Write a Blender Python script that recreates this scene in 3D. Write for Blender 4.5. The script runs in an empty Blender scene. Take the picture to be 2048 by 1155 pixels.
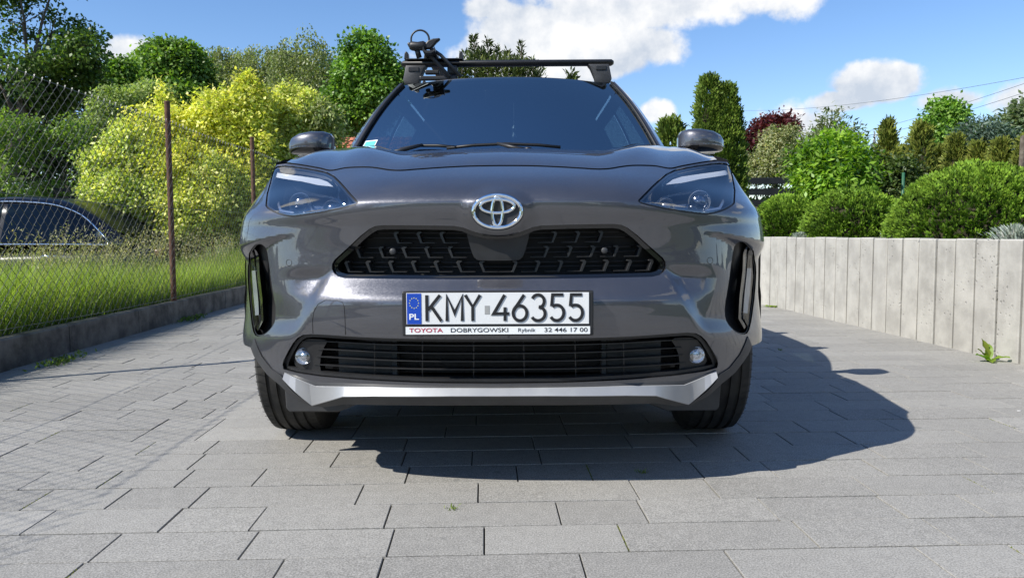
import bpy, bmesh, math, random
import numpy as np
from mathutils import Vector, Matrix
from mathutils.geometry import delaunay_2d_cdt

random.seed(7)
rng = np.random.default_rng(7)
R = math.radians
PI = math.pi
scene = bpy.context.scene
C = scene.collection

# ------------------------------------------------------------------ camera
F_PX = 1540.0
CAM_H = 0.76
PITCH = R(4.1)
ROLL = R(-0.3)
cam_data = bpy.data.cameras.new('camera')
cam_data.sensor_width = 36.0
cam_data.lens = 36.0 * F_PX / 2048.0
cam_data.clip_start = 0.05
cam_data.clip_end = 4000.0
cam = bpy.data.objects.new('camera', cam_data)
C.objects.link(cam)
CAM_ROT = Matrix.Rotation(PI / 2 - PITCH, 3, 'X') @ Matrix.Rotation(ROLL, 3, 'Z')
cam.matrix_world = Matrix.Translation((0, 0, CAM_H)) @ CAM_ROT.to_4x4()
scene.camera = cam

# ------------------------------------------------------------------ light
SUN_DIR = Vector((0.92, 0.52, -1.0)).normalized()     # the way the light travels
SUN_EL = math.asin(-SUN_DIR.z)
SUN_AZ = math.atan2(-SUN_DIR.x, -SUN_DIR.y)
sun_data = bpy.data.lights.new('sun', 'SUN')
sun_data.energy = 4.8
sun_data.angle = R(0.42)
sun_data.color = (1.0, 0.955, 0.87)
sun = bpy.data.objects.new('sun', sun_data)
sun.rotation_euler = SUN_DIR.to_track_quat('-Z', 'Y').to_euler()
sun.location = (-20, -12, 25)
C.objects.link(sun)

def pix_dir(px, py):
    v = Vector(((px - 1024.0) / F_PX, -(py - 577.5) / F_PX, -1.0))
    return (CAM_ROT @ v)

def at_depth(px, py, Y):
    d = pix_dir(px, py)
    t = Y / d.y
    return Vector((d.x * t, Y, CAM_H + d.z * t))

def on_ground(px, py, z=0.0):
    d = pix_dir(px, py)
    t = (z - CAM_H) / d.z
    return Vector((d.x * t, d.y * t, z))

CAM_INV = CAM_ROT.inverted()
def to_pix(p):
    v = CAM_INV @ (Vector(p) - Vector((0, 0, CAM_H)))
    if v.z > -1e-4:
        return None
    return (1024 + F_PX * v.x / -v.z, 577.5 - F_PX * v.y / -v.z)

# ------------------------------------------------------------------ world: sky with cumulus clouds
world = bpy.data.worlds.new('World')
scene.world = world
world.use_nodes = True
wn = world.node_tree
wn.nodes.clear()

class NB:
    """small node builder"""
    def __init__(s, tree): s.t = tree
    def n(s, kind, **kw):
        x = s.t.nodes.new(kind)
        for k, v in kw.items(): setattr(x, k, v)
        return x
    def set(s, sock, v):
        if hasattr(v, 'is_output') or isinstance(v, bpy.types.NodeSocket): s.t.links.new(v, sock)
        else: sock.default_value = v
    def m(s, op, a, b=0.0, c=None, clamp=False):
        x = s.n('ShaderNodeMath', operation=op, use_clamp=clamp)
        s.set(x.inputs[0], a); s.set(x.inputs[1], b)
        if c is not None: s.set(x.inputs[2], c)
        return x.outputs[0]
    def v(s, op, a, b=None, scale=None):
        x = s.n('ShaderNodeVectorMath', operation=op)
        s.set(x.inputs[0], a)
        if b is not None: s.set(x.inputs[1], b)
        if scale is not None: s.set(x.inputs['Scale'], scale)
        return x.outputs['Value'] if op in ('DOT_PRODUCT', 'LENGTH', 'DISTANCE') else x.outputs[0]
    def noise(s, vec, scale, detail=4.0, rough=0.55, dist=0.0, dims='3D'):
        x = s.n('ShaderNodeTexNoise', noise_dimensions=dims)
        if vec is not None: s.set(x.inputs['Vector'], vec)
        s.set(x.inputs['Scale'], scale); s.set(x.inputs['Detail'], detail)
        s.set(x.inputs['Roughness'], rough); s.set(x.inputs['Distortion'], dist)
        return x.outputs['Fac']
    def ss(s, x, lo, hi, a=0.0, b=1.0):
        y = s.n('ShaderNodeMapRange', interpolation_type='SMOOTHSTEP')
        s.set(y.inputs[0], x); s.set(y.inputs[1], lo); s.set(y.inputs[2], hi)
        s.set(y.inputs[3], a); s.set(y.inputs[4], b)
        return y.outputs[0]
    def mix(s, f, a, b, typ='MIX'):
        y = s.n('ShaderNodeMix', data_type='RGBA', blend_type=typ)
        s.set(y.inputs[0], f); s.set(y.inputs[6], a); s.set(y.inputs[7], b)
        return y.outputs[2]

def build_world():
    b = NB(wn)
    sky = b.n('ShaderNodeTexSky', sky_type='NISHITA')
    sky.sun_disc = False
    sky.sun_elevation = SUN_EL
    sky.sun_rotation = SUN_AZ
    sky.altitude = 250
    sky.air_density = 1.0
    sky.dust_density = 0.0
    sky.ozone_density = 1.5
    tc = b.n('ShaderNodeTexCoord')
    d = b.v('NORMALIZE', tc.outputs['Generated'])
    n1 = b.noise(d, 6.5, 7.0, 0.6)
    n2 = b.noise(d, 16.0, 5.0, 0.6)
    puff = b.m('ADD', b.m('MULTIPLY', b.m('SUBTRACT', n1, 0.5), 2.4), b.m('MULTIPLY', b.m('SUBTRACT', n2, 0.5), 0.9))
    # cumulus banks: centre direction (azimuth right of +Y, elevation), half widths in degrees, softness
    banks = []
    def bank_px(px, py, wpx, hpx, amt=1.0):
        v = pix_dir(px, py).normalized()
        banks.append((math.atan2(v.x, v.y), math.asin(v.z), wpx / F_PX, hpx / F_PX, amt))
    bank_px(1270, -5, 290, 75); bank_px(1080, 60, 165, 70); bank_px(1160, 118, 150, 62); bank_px(1020, 100, 120, 70, .9)
    bank_px(1290, 95, 75, 50, .55); bank_px(985, 20, 70, 30, .8)
    bank_px(1765, 170, 74, 40, 1.1); bank_px(1690, 205, 60, 22, .8); bank_px(1590, 250, 120, 30, .3)
    bank_px(1900, 202, 60, 26, .75); bank_px(2040, 200, 60, 40, .7)
    bank_px(270, 110, 95, 38, .9); bank_px(190, 150, 60, 40, .6); bank_px(820, 110, 60, 40, .28); bank_px(420, 130, 60, 30, .4)
    bank_px(1310, 225, 36, 28, .8)
    for az, el, w, h in ((-150, 33, 17, 6), (-120, 22, 15, 5), (165, 26, 18, 6), (120, 38, 14, 6), (-75, 30, 13, 5),
                         (80, 20, 15, 5), (-175, 52, 12, 6), (50, 28, 12, 5), (-50, 42, 13, 5), (140, 15, 14, 4), (-165, 16, 16, 4)):
        banks.append((R(az), R(el), R(w) * .62, R(h), .9))
    alpha = None; tall = None
    for az, el, w, h, amt in banks:
        c = Vector((math.sin(az) * math.cos(el), math.cos(az) * math.cos(el), math.sin(el)))
        rt = Vector((math.cos(az), -math.sin(az), 0)); up = rt.cross(c)
        front = b.m('GREATER_THAN', b.v('DOT_PRODUCT', d, tuple(c)), 0.0)
        x = b.m('DIVIDE', b.v('DOT_PRODUCT', d, tuple(rt)), w)
        y = b.m('DIVIDE', b.m('SUBTRACT', b.v('DOT_PRODUCT', d, tuple(up)), 0.0), h)
        ydn = b.m('MULTIPLY', b.m('MINIMUM', y, 0.0), 1.25)
        yy = b.m('ADD', b.m('MAXIMUM', y, 0.0), ydn)
        r2 = b.m('ADD', b.m('MULTIPLY', x, x), b.m('MULTIPLY', yy, yy))
        k = b.m('MULTIPLY', b.m('SUBTRACT', 1.15, b.m('SQRT', r2)), amt)
        k = b.m('SUBTRACT', b.m('MULTIPLY', b.m('MAXIMUM', b.m('ADD', k, 1.0), 0.0), front), 1.0)
        t = b.m('MULTIPLY', b.m('MAXIMUM', k, 0.0), y)
        alpha = k if alpha is None else b.m('MAXIMUM', alpha, k)
        tall = t if tall is None else b.m('ADD', tall, t)
    dens = b.m('ADD', alpha, b.m('MULTIPLY', puff, 0.85))
    cov = b.ss(dens, 0.06, 0.40)
    # sun side: sample the puffs a little towards the sun
    toward = b.v('ADD', d, tuple(-SUN_DIR * 0.035))
    n1s = b.noise(b.v('NORMALIZE', toward), 6.5, 7.0, 0.6)
    lit = b.m('MULTIPLY', b.m('SUBTRACT', n1, n1s), 5.0)
    bright = b.m('ADD', b.m('ADD', 0.62, lit), b.m('MULTIPLY', tall, 0.35))
    bright = b.m('MINIMUM', b.m('MAXIMUM', bright, 0.0), 1.0)
    ccol = b.mix(bright, (3.7, 4.1, 4.7, 1), (6.2, 6.2, 6.2, 1))
    hs = b.n('ShaderNodeHueSaturation')
    hs.inputs['Saturation'].default_value = 1.18
    hs.inputs['Value'].default_value = 1.0
    wn.links.new(sky.outputs[0], hs.inputs['Color'])
    col = b.mix(b.m('MULTIPLY', cov, 0.96), b.mix(1.0, hs.outputs[0], (.97, .96, 1.05, 1), 'MULTIPLY'), ccol)
    bg = b.n('ShaderNodeBackground')
    wn.links.new(col, bg.inputs['Color'])
    bg.inputs['Strength'].default_value = 0.118
    out = b.n('ShaderNodeOutputWorld')
    wn.links.new(bg.outputs[0], out.inputs['Surface'])
build_world()

scene.view_settings.view_transform = 'Standard'
scene.view_settings.look = 'None'
scene.view_settings.exposure = 0.50
scene.view_settings.gamma = 1.0
scene.view_settings.use_curve_mapping = False
scene.cycles.max_bounces = 10
scene.cycles.transparent_max_bounces = 24
scene.cycles.caustics_reflective = False
scene.cycles.caustics_refractive = False
scene.cycles.sample_clamp_indirect = 6.0
try:
    scene.cycles.use_denoising = True
except Exception:
    pass

# ------------------------------------------------------------------ materials
MATS = {}
def principled(name, color, rough=0.5, metal=0.0, spec=0.5, coat=0.0, coat_rough=0.03):
    m = bpy.data.materials.new(name); m.use_nodes = True
    p = m.node_tree.nodes['Principled BSDF']
    p.inputs['Base Color'].default_value = (*color, 1)
    p.inputs['Roughness'].default_value = rough
    p.inputs['Metallic'].default_value = metal
    p.inputs['Specular IOR Level'].default_value = spec
    p.inputs['Coat Weight'].default_value = coat
    p.inputs['Coat Roughness'].default_value = coat_rough
    MATS[name] = m
    return m, NB(m.node_tree), p

def bump(b, p, height, strength=0.3, dist=0.01):
    n = b.n('ShaderNodeBump'); n.inputs['Strength'].default_value = strength; n.inputs['Distance'].default_value = dist
    b.set(n.inputs['Height'], height); b.t.links.new(n.outputs[0], p.inputs['Normal'])

def var_mat(name, c0, c1, scale, rough=0.6, metal=0.0, detail=5, bstr=0.0, bscale=60, bdist=0.004, spec=0.5, coords='Object', rrange=None):
    m, b, p = principled(name, c0, rough, metal, spec)
    tc = b.n('ShaderNodeTexCoord').outputs[coords]
    f = b.noise(tc, scale, detail, 0.6)
    b.set(p.inputs['Base Color'], b.mix(b.ss(f, .3, .7), (*c0, 1), (*c1, 1)))
    if bstr: bump(b, p, b.noise(tc, bscale, 4, .6), bstr, bdist)
    if rrange: b.set(p.inputs['Roughness'], b.ss(f, .3, .7, rrange[0], rrange[1]))
    return m

def make_materials():
    # metallic grey car paint with flake and clear coat
    m, b, p = principled('car_paint', (.098, .099, .112), .40, .76, .5, 1.0, .012)
    p.inputs['Coat IOR'].default_value = 1.7
    tc = b.n('ShaderNodeTexCoord').outputs['Object']
    vo = b.n('ShaderNodeTexVoronoi'); vo.inputs['Scale'].default_value = 330
    b.set(vo.inputs['Vector'], tc)
    fl = b.v('SUBTRACT', vo.outputs['Color'], (.5, .5, .5))
    g = b.n('ShaderNodeNewGeometry')
    nn = b.v('NORMALIZE', b.v('ADD', g.outputs['Normal'], b.v('SCALE', fl, scale=.07)))
    b.set(p.inputs['Normal'], nn)
    dust = b.noise(tc, 9, 6, .65)
    b.set(p.inputs['Roughness'], b.ss(dust, .3, .75, .38, .48))
    b.set(p.inputs['Coat Roughness'], b.ss(dust, .35, .8, .004, .022))
    # plastics and rubber
    var_mat('black_plastic', (.012, .012, .013), (.02, .02, .021), 14, .45, bstr=.15, bscale=900, bdist=.0005)
    var_mat('grille_plastic', (.014, .014, .015), (.02, .02, .021), 14, .33)
    var_mat('grey_plastic', (.032, .033, .036), (.05, .05, .052), 10, .5, bstr=.2, bscale=800, bdist=.0006)
    principled('gloss_black', (.006, .006, .007), .06, 0, .5, .6)
    var_mat('underbody', (.006, .006, .006), (.012, .012, .012), 6, .8)
    var_mat('radiator', (.004, .004, .004), (.008, .008, .008), 30, .7)
    m, b, p = principled('rubber', (.022, .022, .021), .72, 0, .3)
    tc = b.n('ShaderNodeTexCoord').outputs['Object']
    f = b.noise(tc, 12, 6, .65)
    b.set(p.inputs['Base Color'], b.mix(b.ss(f, .3, .75), (.018, .018, .018, 1), (.05, .047, .042, 1)))
    var_mat('silver_trim', (.34, .345, .355), (.40, .405, .41), 5, .42, .35, rrange=(.38, .48))
    principled('chrome', (.82, .83, .84), .05, 1.0)
    principled('dark_chrome', (.25, .25, .27), .16, 1.0)
    principled('white_plastic', (.8, .8, .79), .25, 0, .5, .4)
    principled('lamp_reflector', (.6, .62, .65), .18, .8)
    principled('plate_white', (.72, .73, .73), .32)
    principled('strip_white', (.8, .82, .82), .4)
    principled('plate_blue', (.008, .06, .42), .3)
    principled('plate_ink', (.012, .012, .014), .35)
    principled('star_yellow', (.75, .72, .18), .4)
    principled('red_ink', (.42, .03, .06), .45)
    principled('hologram', (.5, .5, .5), .2, .5)
    principled('sticker_teal', (.1, .45, .5), .5)
    var_mat('seat_cloth', (.02, .02, .022), (.03, .03, .032), 40, .9)
    var_mat('alloy', (.3, .3, .31), (.36, .36, .37), 6, .3, .9)
    principled('gasket', (.008, .008, .008), .5)
    # clear covers and glass: a thin sheet, tinted and reflecting by angle
    def thin_glass(name, tint, ior=1.5, rough=0.0, refl=(1, 1, 1)):
        m = bpy.data.materials.new(name); m.use_nodes = True; t = m.node_tree; t.nodes.clear(); b = NB(t)
        fr = b.n('ShaderNodeFresnel'); bf = b.n('ShaderNodeNewGeometry').outputs['Backfacing']
        b.set(fr.inputs['IOR'], b.m('ADD', ior, b.m('MULTIPLY', bf, 1.0 / ior - ior)))   # a thin sheet reflects alike from both sides
        tr = b.n('ShaderNodeBsdfTransparent'); tr.inputs['Color'].default_value = (*tint, 1)
        gl = b.n('ShaderNodeBsdfGlossy'); gl.inputs['Roughness'].default_value = rough; gl.inputs['Color'].default_value = (*refl, 1)
        mx = b.n('ShaderNodeMixShader'); o = b.n('ShaderNodeOutputMaterial')
        t.links.new(fr.outputs[0], mx.inputs[0]); t.links.new(tr.outputs[0], mx.inputs[1]); t.links.new(gl.outputs[0], mx.inputs[2])
        t.links.new(mx.outputs[0], o.inputs[0]); MATS[name] = m
    thin_glass('lens', (.9, .92, .95), 2.7)
    thin_glass('strip_lens', (.9, .92, .95), 1.35)
    thin_glass('windscreen_glass', (.24, .30, .32), 5.0, refl=(.90, .98, 1.0))
    thin_glass('side_glass', (.30, .36, .36), 1.7)
    thin_glass('sedan_glass', (.10, .13, .125), 1.5)
    # ground
    m, b, p = principled('paver', (.30, .30, .29), .82, 0, .35)
    g = b.n('ShaderNodeNewGeometry').outputs['Position']
    oi = b.n('ShaderNodeObjectInfo').outputs['Random']
    at = b.n('ShaderNodeAttribute', attribute_name='tint').outputs['Fac']
    fine = b.noise(g, 230, 2, .75); mid = b.noise(g, 26, 5, .6); big = b.noise(g, 1.3, 4, .6)
    rnd = b.m('ADD', b.m('MULTIPLY', oi, .5), b.m('MULTIPLY', at, .5))
    val = b.m('ADD', b.m('ADD', b.m('MULTIPLY', b.m('SUBTRACT', mid, .5), .5), b.m('MULTIPLY', b.m('SUBTRACT', fine, .5), 2.8)),
              b.m('ADD', b.m('MULTIPLY', b.m('SUBTRACT', rnd, .3), .34), b.m('MULTIPLY', b.m('SUBTRACT', big, .5), .5)))
    base = b.mix(b.m('ADD', .5, val, clamp=True), (.158, .153, .142, 1), (.39, .378, .35, 1))
    base = b.mix(b.ss(b.noise(g, 2.2, 5, .62), .56, .78, 0, .3), base, (.36, .34, .29, 1))
    spots = b.ss(b.noise(g, 13, 2, .4), .72, .76, 0, .5)
    base = b.mix(spots, base, (.13, .13, .125, 1))
    b.set(p.inputs['Base Color'], base)
    bump(b, p, b.m('ADD', b.m('MULTIPLY', fine, .7), mid), .45, .0022)
    var_mat('joint_sand', (.035, .032, .026), (.08, .072, .055), 9, .95, coords='Object')
    var_mat('moss', (.09, .12, .02), (.2, .2, .05), 60, .95, bstr=.5, bscale=200)
    # concrete palisade stones with air holes
    m, b, p = principled('wall_concrete', (.5, .48, .44), .85, 0, .3)
    tc = b.n('ShaderNodeNewGeometry').outputs['Position']
    oi = b.n('ShaderNodeObjectInfo').outputs['Random']
    streak = b.noise(b.v('MULTIPLY', tc, (9, 9, 1.2)), 1.0, 5, .6)
    cl = b.noise(tc, 5, 6, .65)
    base = b.mix(b.ss(cl, .3, .7), (.31, .30, .275, 1), (.46, .448, .41, 1))
    base = b.mix(b.ss(streak, .52, .8, 0, .4), base, (.56, .55, .51, 1))
    base = b.mix(b.m('MULTIPLY', oi, .3), base, (.36, .35, .325, 1))
    hol = b.n('ShaderNodeTexVoronoi'); hol.inputs['Scale'].default_value = 30; b.set(hol.inputs['Vector'], tc); hol.inputs['Randomness'].default_value = 1
    pit = b.m('MULTIPLY', b.ss(hol.outputs['Distance'], .12, .30, 1, 0), b.ss(b.noise(tc, 6, 3, .6), .50, .64))
    base = b.mix(b.m('MULTIPLY', pit, .45), base, (.2, .19, .18, 1))
    b.set(p.inputs['Base Color'], base)
    bump(b, p, b.m('SUBTRACT', b.noise(tc, 60, 5, .65), b.m('MULTIPLY', pit, 2.5)), .5, .003)
    # kerb concrete, weathered
    m, b, p = principled('kerb_concrete', (.2, .19, .17), .9, 0, .25)
    tc = b.n('ShaderNodeNewGeometry').outputs['Position']
    base = b.mix(b.ss(b.noise(tc, 5, 6, .65), .3, .7), (.075, .071, .062, 1), (.23, .215, .185, 1))
    base = b.mix(b.ss(b.noise(tc, 2.1, 5, .6), .58, .75, 0, .5), base, (.08, .1, .045, 1))
    b.set(p.inputs['Base Color'], base)
    bump(b, p, b.noise(tc, 70, 5, .7), .6, .004)
    var_mat('soil', (.05, .038, .026), (.09, .07, .045), 5, .95, bstr=.6, bscale=30, bdist=.02)
    var_mat('lawn', (.035, .06, .014), (.075, .1, .025), .6, .95, bstr=.8, bscale=30, bdist=.04, coords='Object')
    var_mat('gravel_ground', (.12, .115, .1), (.2, .19, .165), 3, .95, bstr=.6, bscale=60, bdist=.02)
    var_mat('rust', (.075, .035, .022), (.15, .075, .045), 22, .85, .1, bstr=.5, bscale=150, bdist=.001)
    var_mat('wire', (.10, .11, .10), (.2, .2, .19), 30, .5, .5)
    var_mat('bark', (.06, .047, .035), (.13, .11, .085), 14, .95, bstr=.9, bscale=30, bdist=.02)
    var_mat('birch_bark', (.3, .29, .27), (.55, .54, .5), 3, .9, bstr=.4, bscale=20, bdist=.01)
    var_mat('twigs_and_core', (.02, .018, .009), (.04, .035, .016), 20, .95, bstr=.9, bscale=25, bdist=.02)
    var_mat('dark_fence', (.012, .014, .017), (.02, .022, .026), 8, .45)
    var_mat('roof_tile', (.36, .11, .06), (.5, .18, .1), 2, .8)
    var_mat('house_plaster', (.5, .48, .42), (.58, .55, .48), 2, .9)
    var_mat('grey_metal', (.28, .3, .31), (.36, .38, .4), 4, .5, .3)
    var_mat('cable', (.10, .11, .12), (.14, .15, .16), 3, .6)
    principled('stake_green', (.02, .10, .05), .5)
    m, b, p = principled('sedan_paint', (.004, .006, .013), .2, 0, .25, 0.0, .05)
    principled('tail_red', (.07, .004, .006), .3)
    principled('lamp_grey', (.24, .25, .26), .3, .1)
    # foliage: colour comes per leaf from the attribute 'tint'
    def leafmat(name, rough, trans, spec=.4):
        m = bpy.data.materials.new(name); m.use_nodes = True; t = m.node_tree; t.nodes.clear(); b = NB(t)
        a = b.n('ShaderNodeAttribute', attribute_name='tint').outputs['Color']
        p = b.n('ShaderNodeBsdfPrincipled'); b.set(p.inputs['Base Color'], a)
        p.inputs['Roughness'].default_value = rough; p.inputs['Specular IOR Level'].default_value = spec
        tl = b.n('ShaderNodeBsdfTranslucent')
        b.set(tl.inputs['Color'], b.mix(1.0, a, (1.35, 1.5, .55, 1), 'MULTIPLY'))
        mx = b.n('ShaderNodeMixShader'); mx.inputs[0].default_value = trans
        o = b.n('ShaderNodeOutputMaterial')
        t.links.new(p.outputs[0], mx.inputs[1]); t.links.new(tl.outputs[0], mx.inputs[2]); t.links.new(mx.outputs[0], o.inputs[0])
        MATS[name] = m
    leafmat('leaf', .45, .38)
    leafmat('needle', .6, .10, .25)
    leafmat('grass_blade', .55, .35, .3)
make_materials()
M = MATS

# ------------------------------------------------------------------ mesh helpers
def link(o, parent=None):
    C.objects.link(o)
    if parent is not None: o.parent = parent
    return o

def mesh_obj(name, verts, faces, mat, parent=None, smooth=False, normals=None):
    me = bpy.data.meshes.new(name)
    me.from_pydata([tuple(v) for v in verts], [], [tuple(f) for f in faces])
    if mat is not None: me.materials.append(M[mat] if isinstance(mat, str) else mat)
    if smooth or normals is not None: me.shade_smooth()
    me.validate()
    if normals is not None:
        me.normals_split_custom_set_from_vertices([tuple(n) for n in normals])
    me.update()
    return link(bpy.data.objects.new(name, me), parent)

def tag(o, label=None, cat=None, group=None, kind=None):
    if label: o['label'] = label
    if cat: o['category'] = cat
    if group: o['group'] = group
    if kind: o['kind'] = kind
    return o

def empty(name, loc, rz=0.0):
    o = bpy.data.objects.new(name, None)
    o.empty_display_size = .1
    o.location = loc; o.rotation_euler = (0, 0, rz)
    return link(o)

class MB:
    """collects pieces of one mesh"""
    def __init__(s): s.v = []; s.f = []
    def add(s, vs, fs):
        k = len(s.v); s.v += [Vector(v) for v in vs]; s.f += [[i + k for i in f] for f in fs]
        return s
    def box(s, c, size, rot=None):
        x, y, z = (a / 2 for a in size)
        vs = [Vector((sx * x, sy * y, sz * z)) for sz in (-1, 1) for sy in (-1, 1) for sx in (-1, 1)]
        if rot is not None: vs = [rot @ v for v in vs]
        vs = [v + Vector(c) for v in vs]
        return s.add(vs, [(0, 2, 3, 1), (4, 5, 7, 6), (0, 1, 5, 4), (2, 6, 7, 3), (0, 4, 6, 2), (1, 3, 7, 5)])
    def tube(s, pts, r, n=8, cap=True):
        pts = [Vector(p) for p in pts]
        rs = r if isinstance(r, (list, tuple)) else [r] * len(pts)
        k = len(s.v); up0 = None
        for i, p in enumerate(pts):
            t = (pts[min(i + 1, len(pts) - 1)] - pts[max(i - 1, 0)])
            if t.length < 1e-9: t = Vector((0, 0, 1))
            t.normalize()
            if up0 is None:
                up0 = t.orthogonal().normalized()
            a = (up0 - t * up0.dot(t))
            a = a.normalized() if a.length > 1e-6 else t.orthogonal().normalized()
            up0 = a; bb = t.cross(a)
            for j in range(n):
                th = 2 * PI * j / n
                s.v.append(p + (a * math.cos(th) + bb * math.sin(th)) * rs[i])
        for i in range(len(pts) - 1):
            for j in range(n):
                s.f.append([k + i * n + j, k + i * n + (j + 1) % n, k + (i + 1) * n + (j + 1) % n, k + (i + 1) * n + j])
        if cap:
            s.f.append([k + j for j in range(n)][::-1])
            s.f.append([k + (len(pts) - 1) * n + j for j in range(n)])
        return s
    def lathe(s, prof, axis='x', n=48, center=(0, 0, 0), close=False):
        """profile of (along, radius)"""
        k = len(s.v); c = Vector(center)
        for a, r in prof:
            for j in range(n):
                th = 2 * PI * j / n; u, w = r * math.cos(th), r * math.sin(th)
                s.v.append(c + (Vector((a, u, w)) if axis == 'x' else Vector((u, a, w)) if axis == 'y' else Vector((u, w, a))))
        m = len(prof); rr = m if close else m - 1
        for i in range(rr):
            for j in range(n):
                i2 = (i + 1) % m
                s.f.append([k + i * n + j, k + i * n + (j + 1) % n, k + i2 * n + (j + 1) % n, k + i2 * n + j])
        return s
    def prism(s, outline, d):
        """closed 3D outline extruded by vector d"""
        n = len(outline); o = [Vector(p) for p in outline]; d = Vector(d)
        return s.add(o + [p + d for p in o], [list(range(n))[::-1], list(range(n, 2 * n))] + [[i, (i + 1) % n, n + (i + 1) % n, n + i] for i in range(n)])
    def build(s, name, mat, parent=None, smooth=False, bevel=0.0, seg=2, auto=None):
        me = bpy.data.meshes.new(name)
        bm = bmesh.new()
        vs = [bm.verts.new(v) for v in s.v]
        for f in s.f:
            if len(set(f)) > 2:
                try: bm.faces.new([vs[i] for i in f])
                except ValueError: pass
        bmesh.ops.recalc_face_normals(bm, faces=bm.faces)
        if bevel > 0:
            ed = [e for e in bm.edges if len(e.link_faces) == 2 and e.calc_face_angle(0) > .5]
            bmesh.ops.bevel(bm, geom=ed, offset=bevel, segments=seg, affect='EDGES', profile=.5)
        bm.to_mesh(me); bm.free()
        if mat is not None: me.materials.append(M[mat])
        if smooth: me.shade_smooth()
        if auto: me.set_sharp_from_angle(angle=auto) if smooth else None
        return link(bpy.data.objects.new(name, me), parent)

def copy_tree(o, parent=None):
    c = o.copy(); C.objects.link(c); c.parent = parent
    for ch in o.children: copy_tree(ch, c)
    return c

def pchip_slopes(x, y):
    """y: (..., K) along knots x"""
    h = np.diff(x); d = np.diff(y, axis=-1) / h
    m = np.zeros_like(y)
    a, bb = d[..., :-1], d[..., 1:]
    w1 = 2 * h[1:] + h[:-1]; w2 = h[1:] + 2 * h[:-1]
    with np.errstate(divide='ignore', invalid='ignore'):
        hm = (w1 + w2) / (w1 / a + w2 / bb)
    m[..., 1:-1] = np.where(a * bb > 0, hm, 0)
    m[..., 0] = d[..., 0]; m[..., -1] = d[..., -1]
    return m

def cr_slopes(x, y):
    m = np.zeros_like(y)
    h = np.diff(x); d = np.diff(y, axis=-1) / h
    m[..., 1:-1] = (d[..., :-1] * h[1:] + d[..., 1:] * h[:-1]) / (h[1:] + h[:-1])
    m[..., 0] = d[..., 0]; m[..., -1] = d[..., -1]
    return m

def hermite(x, y, q, slopes=pchip_slopes):
    """y (K,) or (N,K); q (N,)"""
    x = np.asarray(x, float); y = np.asarray(y, float); q = np.clip(np.asarray(q, float), x[0], x[-1])
    m = slopes(x, y)
    i = np.clip(np.searchsorted(x, q, side='right') - 1, 0, len(x) - 2)
    h = x[i + 1] - x[i]; t = (q - x[i]) / h
    if y.ndim == 1: y0, y1, m0, m1 = y[i], y[i + 1], m[i], m[i + 1]
    else:
        r = np.arange(len(q)); y0, y1, m0, m1 = y[r, i], y[r, i + 1], m[r, i], m[r, i + 1]
    t2, t3 = t * t, t * t * t
    return (2 * t3 - 3 * t2 + 1) * y0 + (t3 - 2 * t2 + t) * h * m0 + (-2 * t3 + 3 * t2) * y1 + (t3 - t2) * h * m1

def in_poly(P, poly):
    P = np.asarray(P); x, y = P[:, 0], P[:, 1]; c = np.zeros(len(P), bool)
    n = len(poly)
    for i in range(n):
        x0, y0 = poly[i]; x1, y1 = poly[(i + 1) % n]
        if y0 == y1: continue
        k = ((y0 > y) != (y1 > y)) & (x < (x1 - x0) * (y - y0) / (y1 - y0) + x0)
        c ^= k
    return c

def dist_poly(P, poly, closed=True):
    P = np.asarray(P, float); best = np.full(len(P), 1e9)
    n = len(poly)
    for i in range(n if closed else n - 1):
        a = np.array(poly[i]); bb = np.array(poly[(i + 1) % n]); d = bb - a
        t = np.clip(((P - a) @ d) / max(d @ d, 1e-12), 0, 1)
        best = np.minimum(best, np.linalg.norm(P - a - t[:, None] * d, axis=1))
    return best

def densify(poly, step, closed=True):
    out = []; n = len(poly)
    for i in range(n if closed else n - 1):
        a = np.array(poly[i], float); bb = np.array(poly[(i + 1) % n], float)
        k = max(1, int(np.linalg.norm(bb - a) / step))
        for j in range(k): out.append(tuple(a + (bb - a) * j / k))
    if not closed: out.append(tuple(poly[-1]))
    return out

def round_poly(poly, it=2, r=.25):
    """corner cutting"""
    for _ in range(it):
        o = []; n = len(poly)
        for i in range(n):
            a = np.array(poly[i], float); bb = np.array(poly[(i + 1) % n], float)
            o.append(tuple(a + (bb - a) * r)); o.append(tuple(a + (bb - a) * (1 - r)))
        poly = o
    return poly

def cdt_patch(outer, holes, pts, clear=.004):
    """triangles of the region inside outer and outside holes; returns 2D verts, tris"""
    loops = [outer] + holes
    P = np.array(pts)
    keep = in_poly(P, outer)
    for h in holes: keep &= ~in_poly(P, h)
    for l in loops: keep &= dist_poly(P, l) > clear
    P = P[keep]
    vs = []; ed = []
    for l in loops:
        k = len(vs); vs += [Vector(p) for p in l]
        ed += [(k + i, k + (i + 1) % len(l)) for i in range(len(l))]
    vs += [Vector((float(p[0]), float(p[1]))) for p in P]
    ov, oe, of, *_ = delaunay_2d_cdt(vs, ed, [], 0, 1e-6)
    V = np.array([tuple(v) for v in ov]); T = np.array([list(f) for f in of])
    cen = V[T].mean(axis=1)
    k = in_poly(cen, outer)
    for h in holes: k &= ~in_poly(cen, h)
    T = T[k]
    used = np.unique(T); mp = -np.ones(len(V), int); mp[used] = np.arange(len(used))
    return V[used], mp[T]
# ------------------------------------------------------------------ the grey crossover
CAR_LOC = Vector((-0.040, 2.16, 0.0))
CAR_PSI = R(0.6)
CAR_ROT = Matrix.Rotation(-CAR_PSI, 3, 'Z')
CAR_INV = CAR_ROT.inverted()
CAR_O = CAR_INV @ (Vector((0, 0, CAM_H)) - CAR_LOC)      # camera in the car's own frame, used to read outlines

car = empty('parked_car', CAR_LOC, -CAR_PSI)
tag(car, 'dark grey metallic crossover parked on the paved driveway, roof bars on top', 'car')

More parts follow.
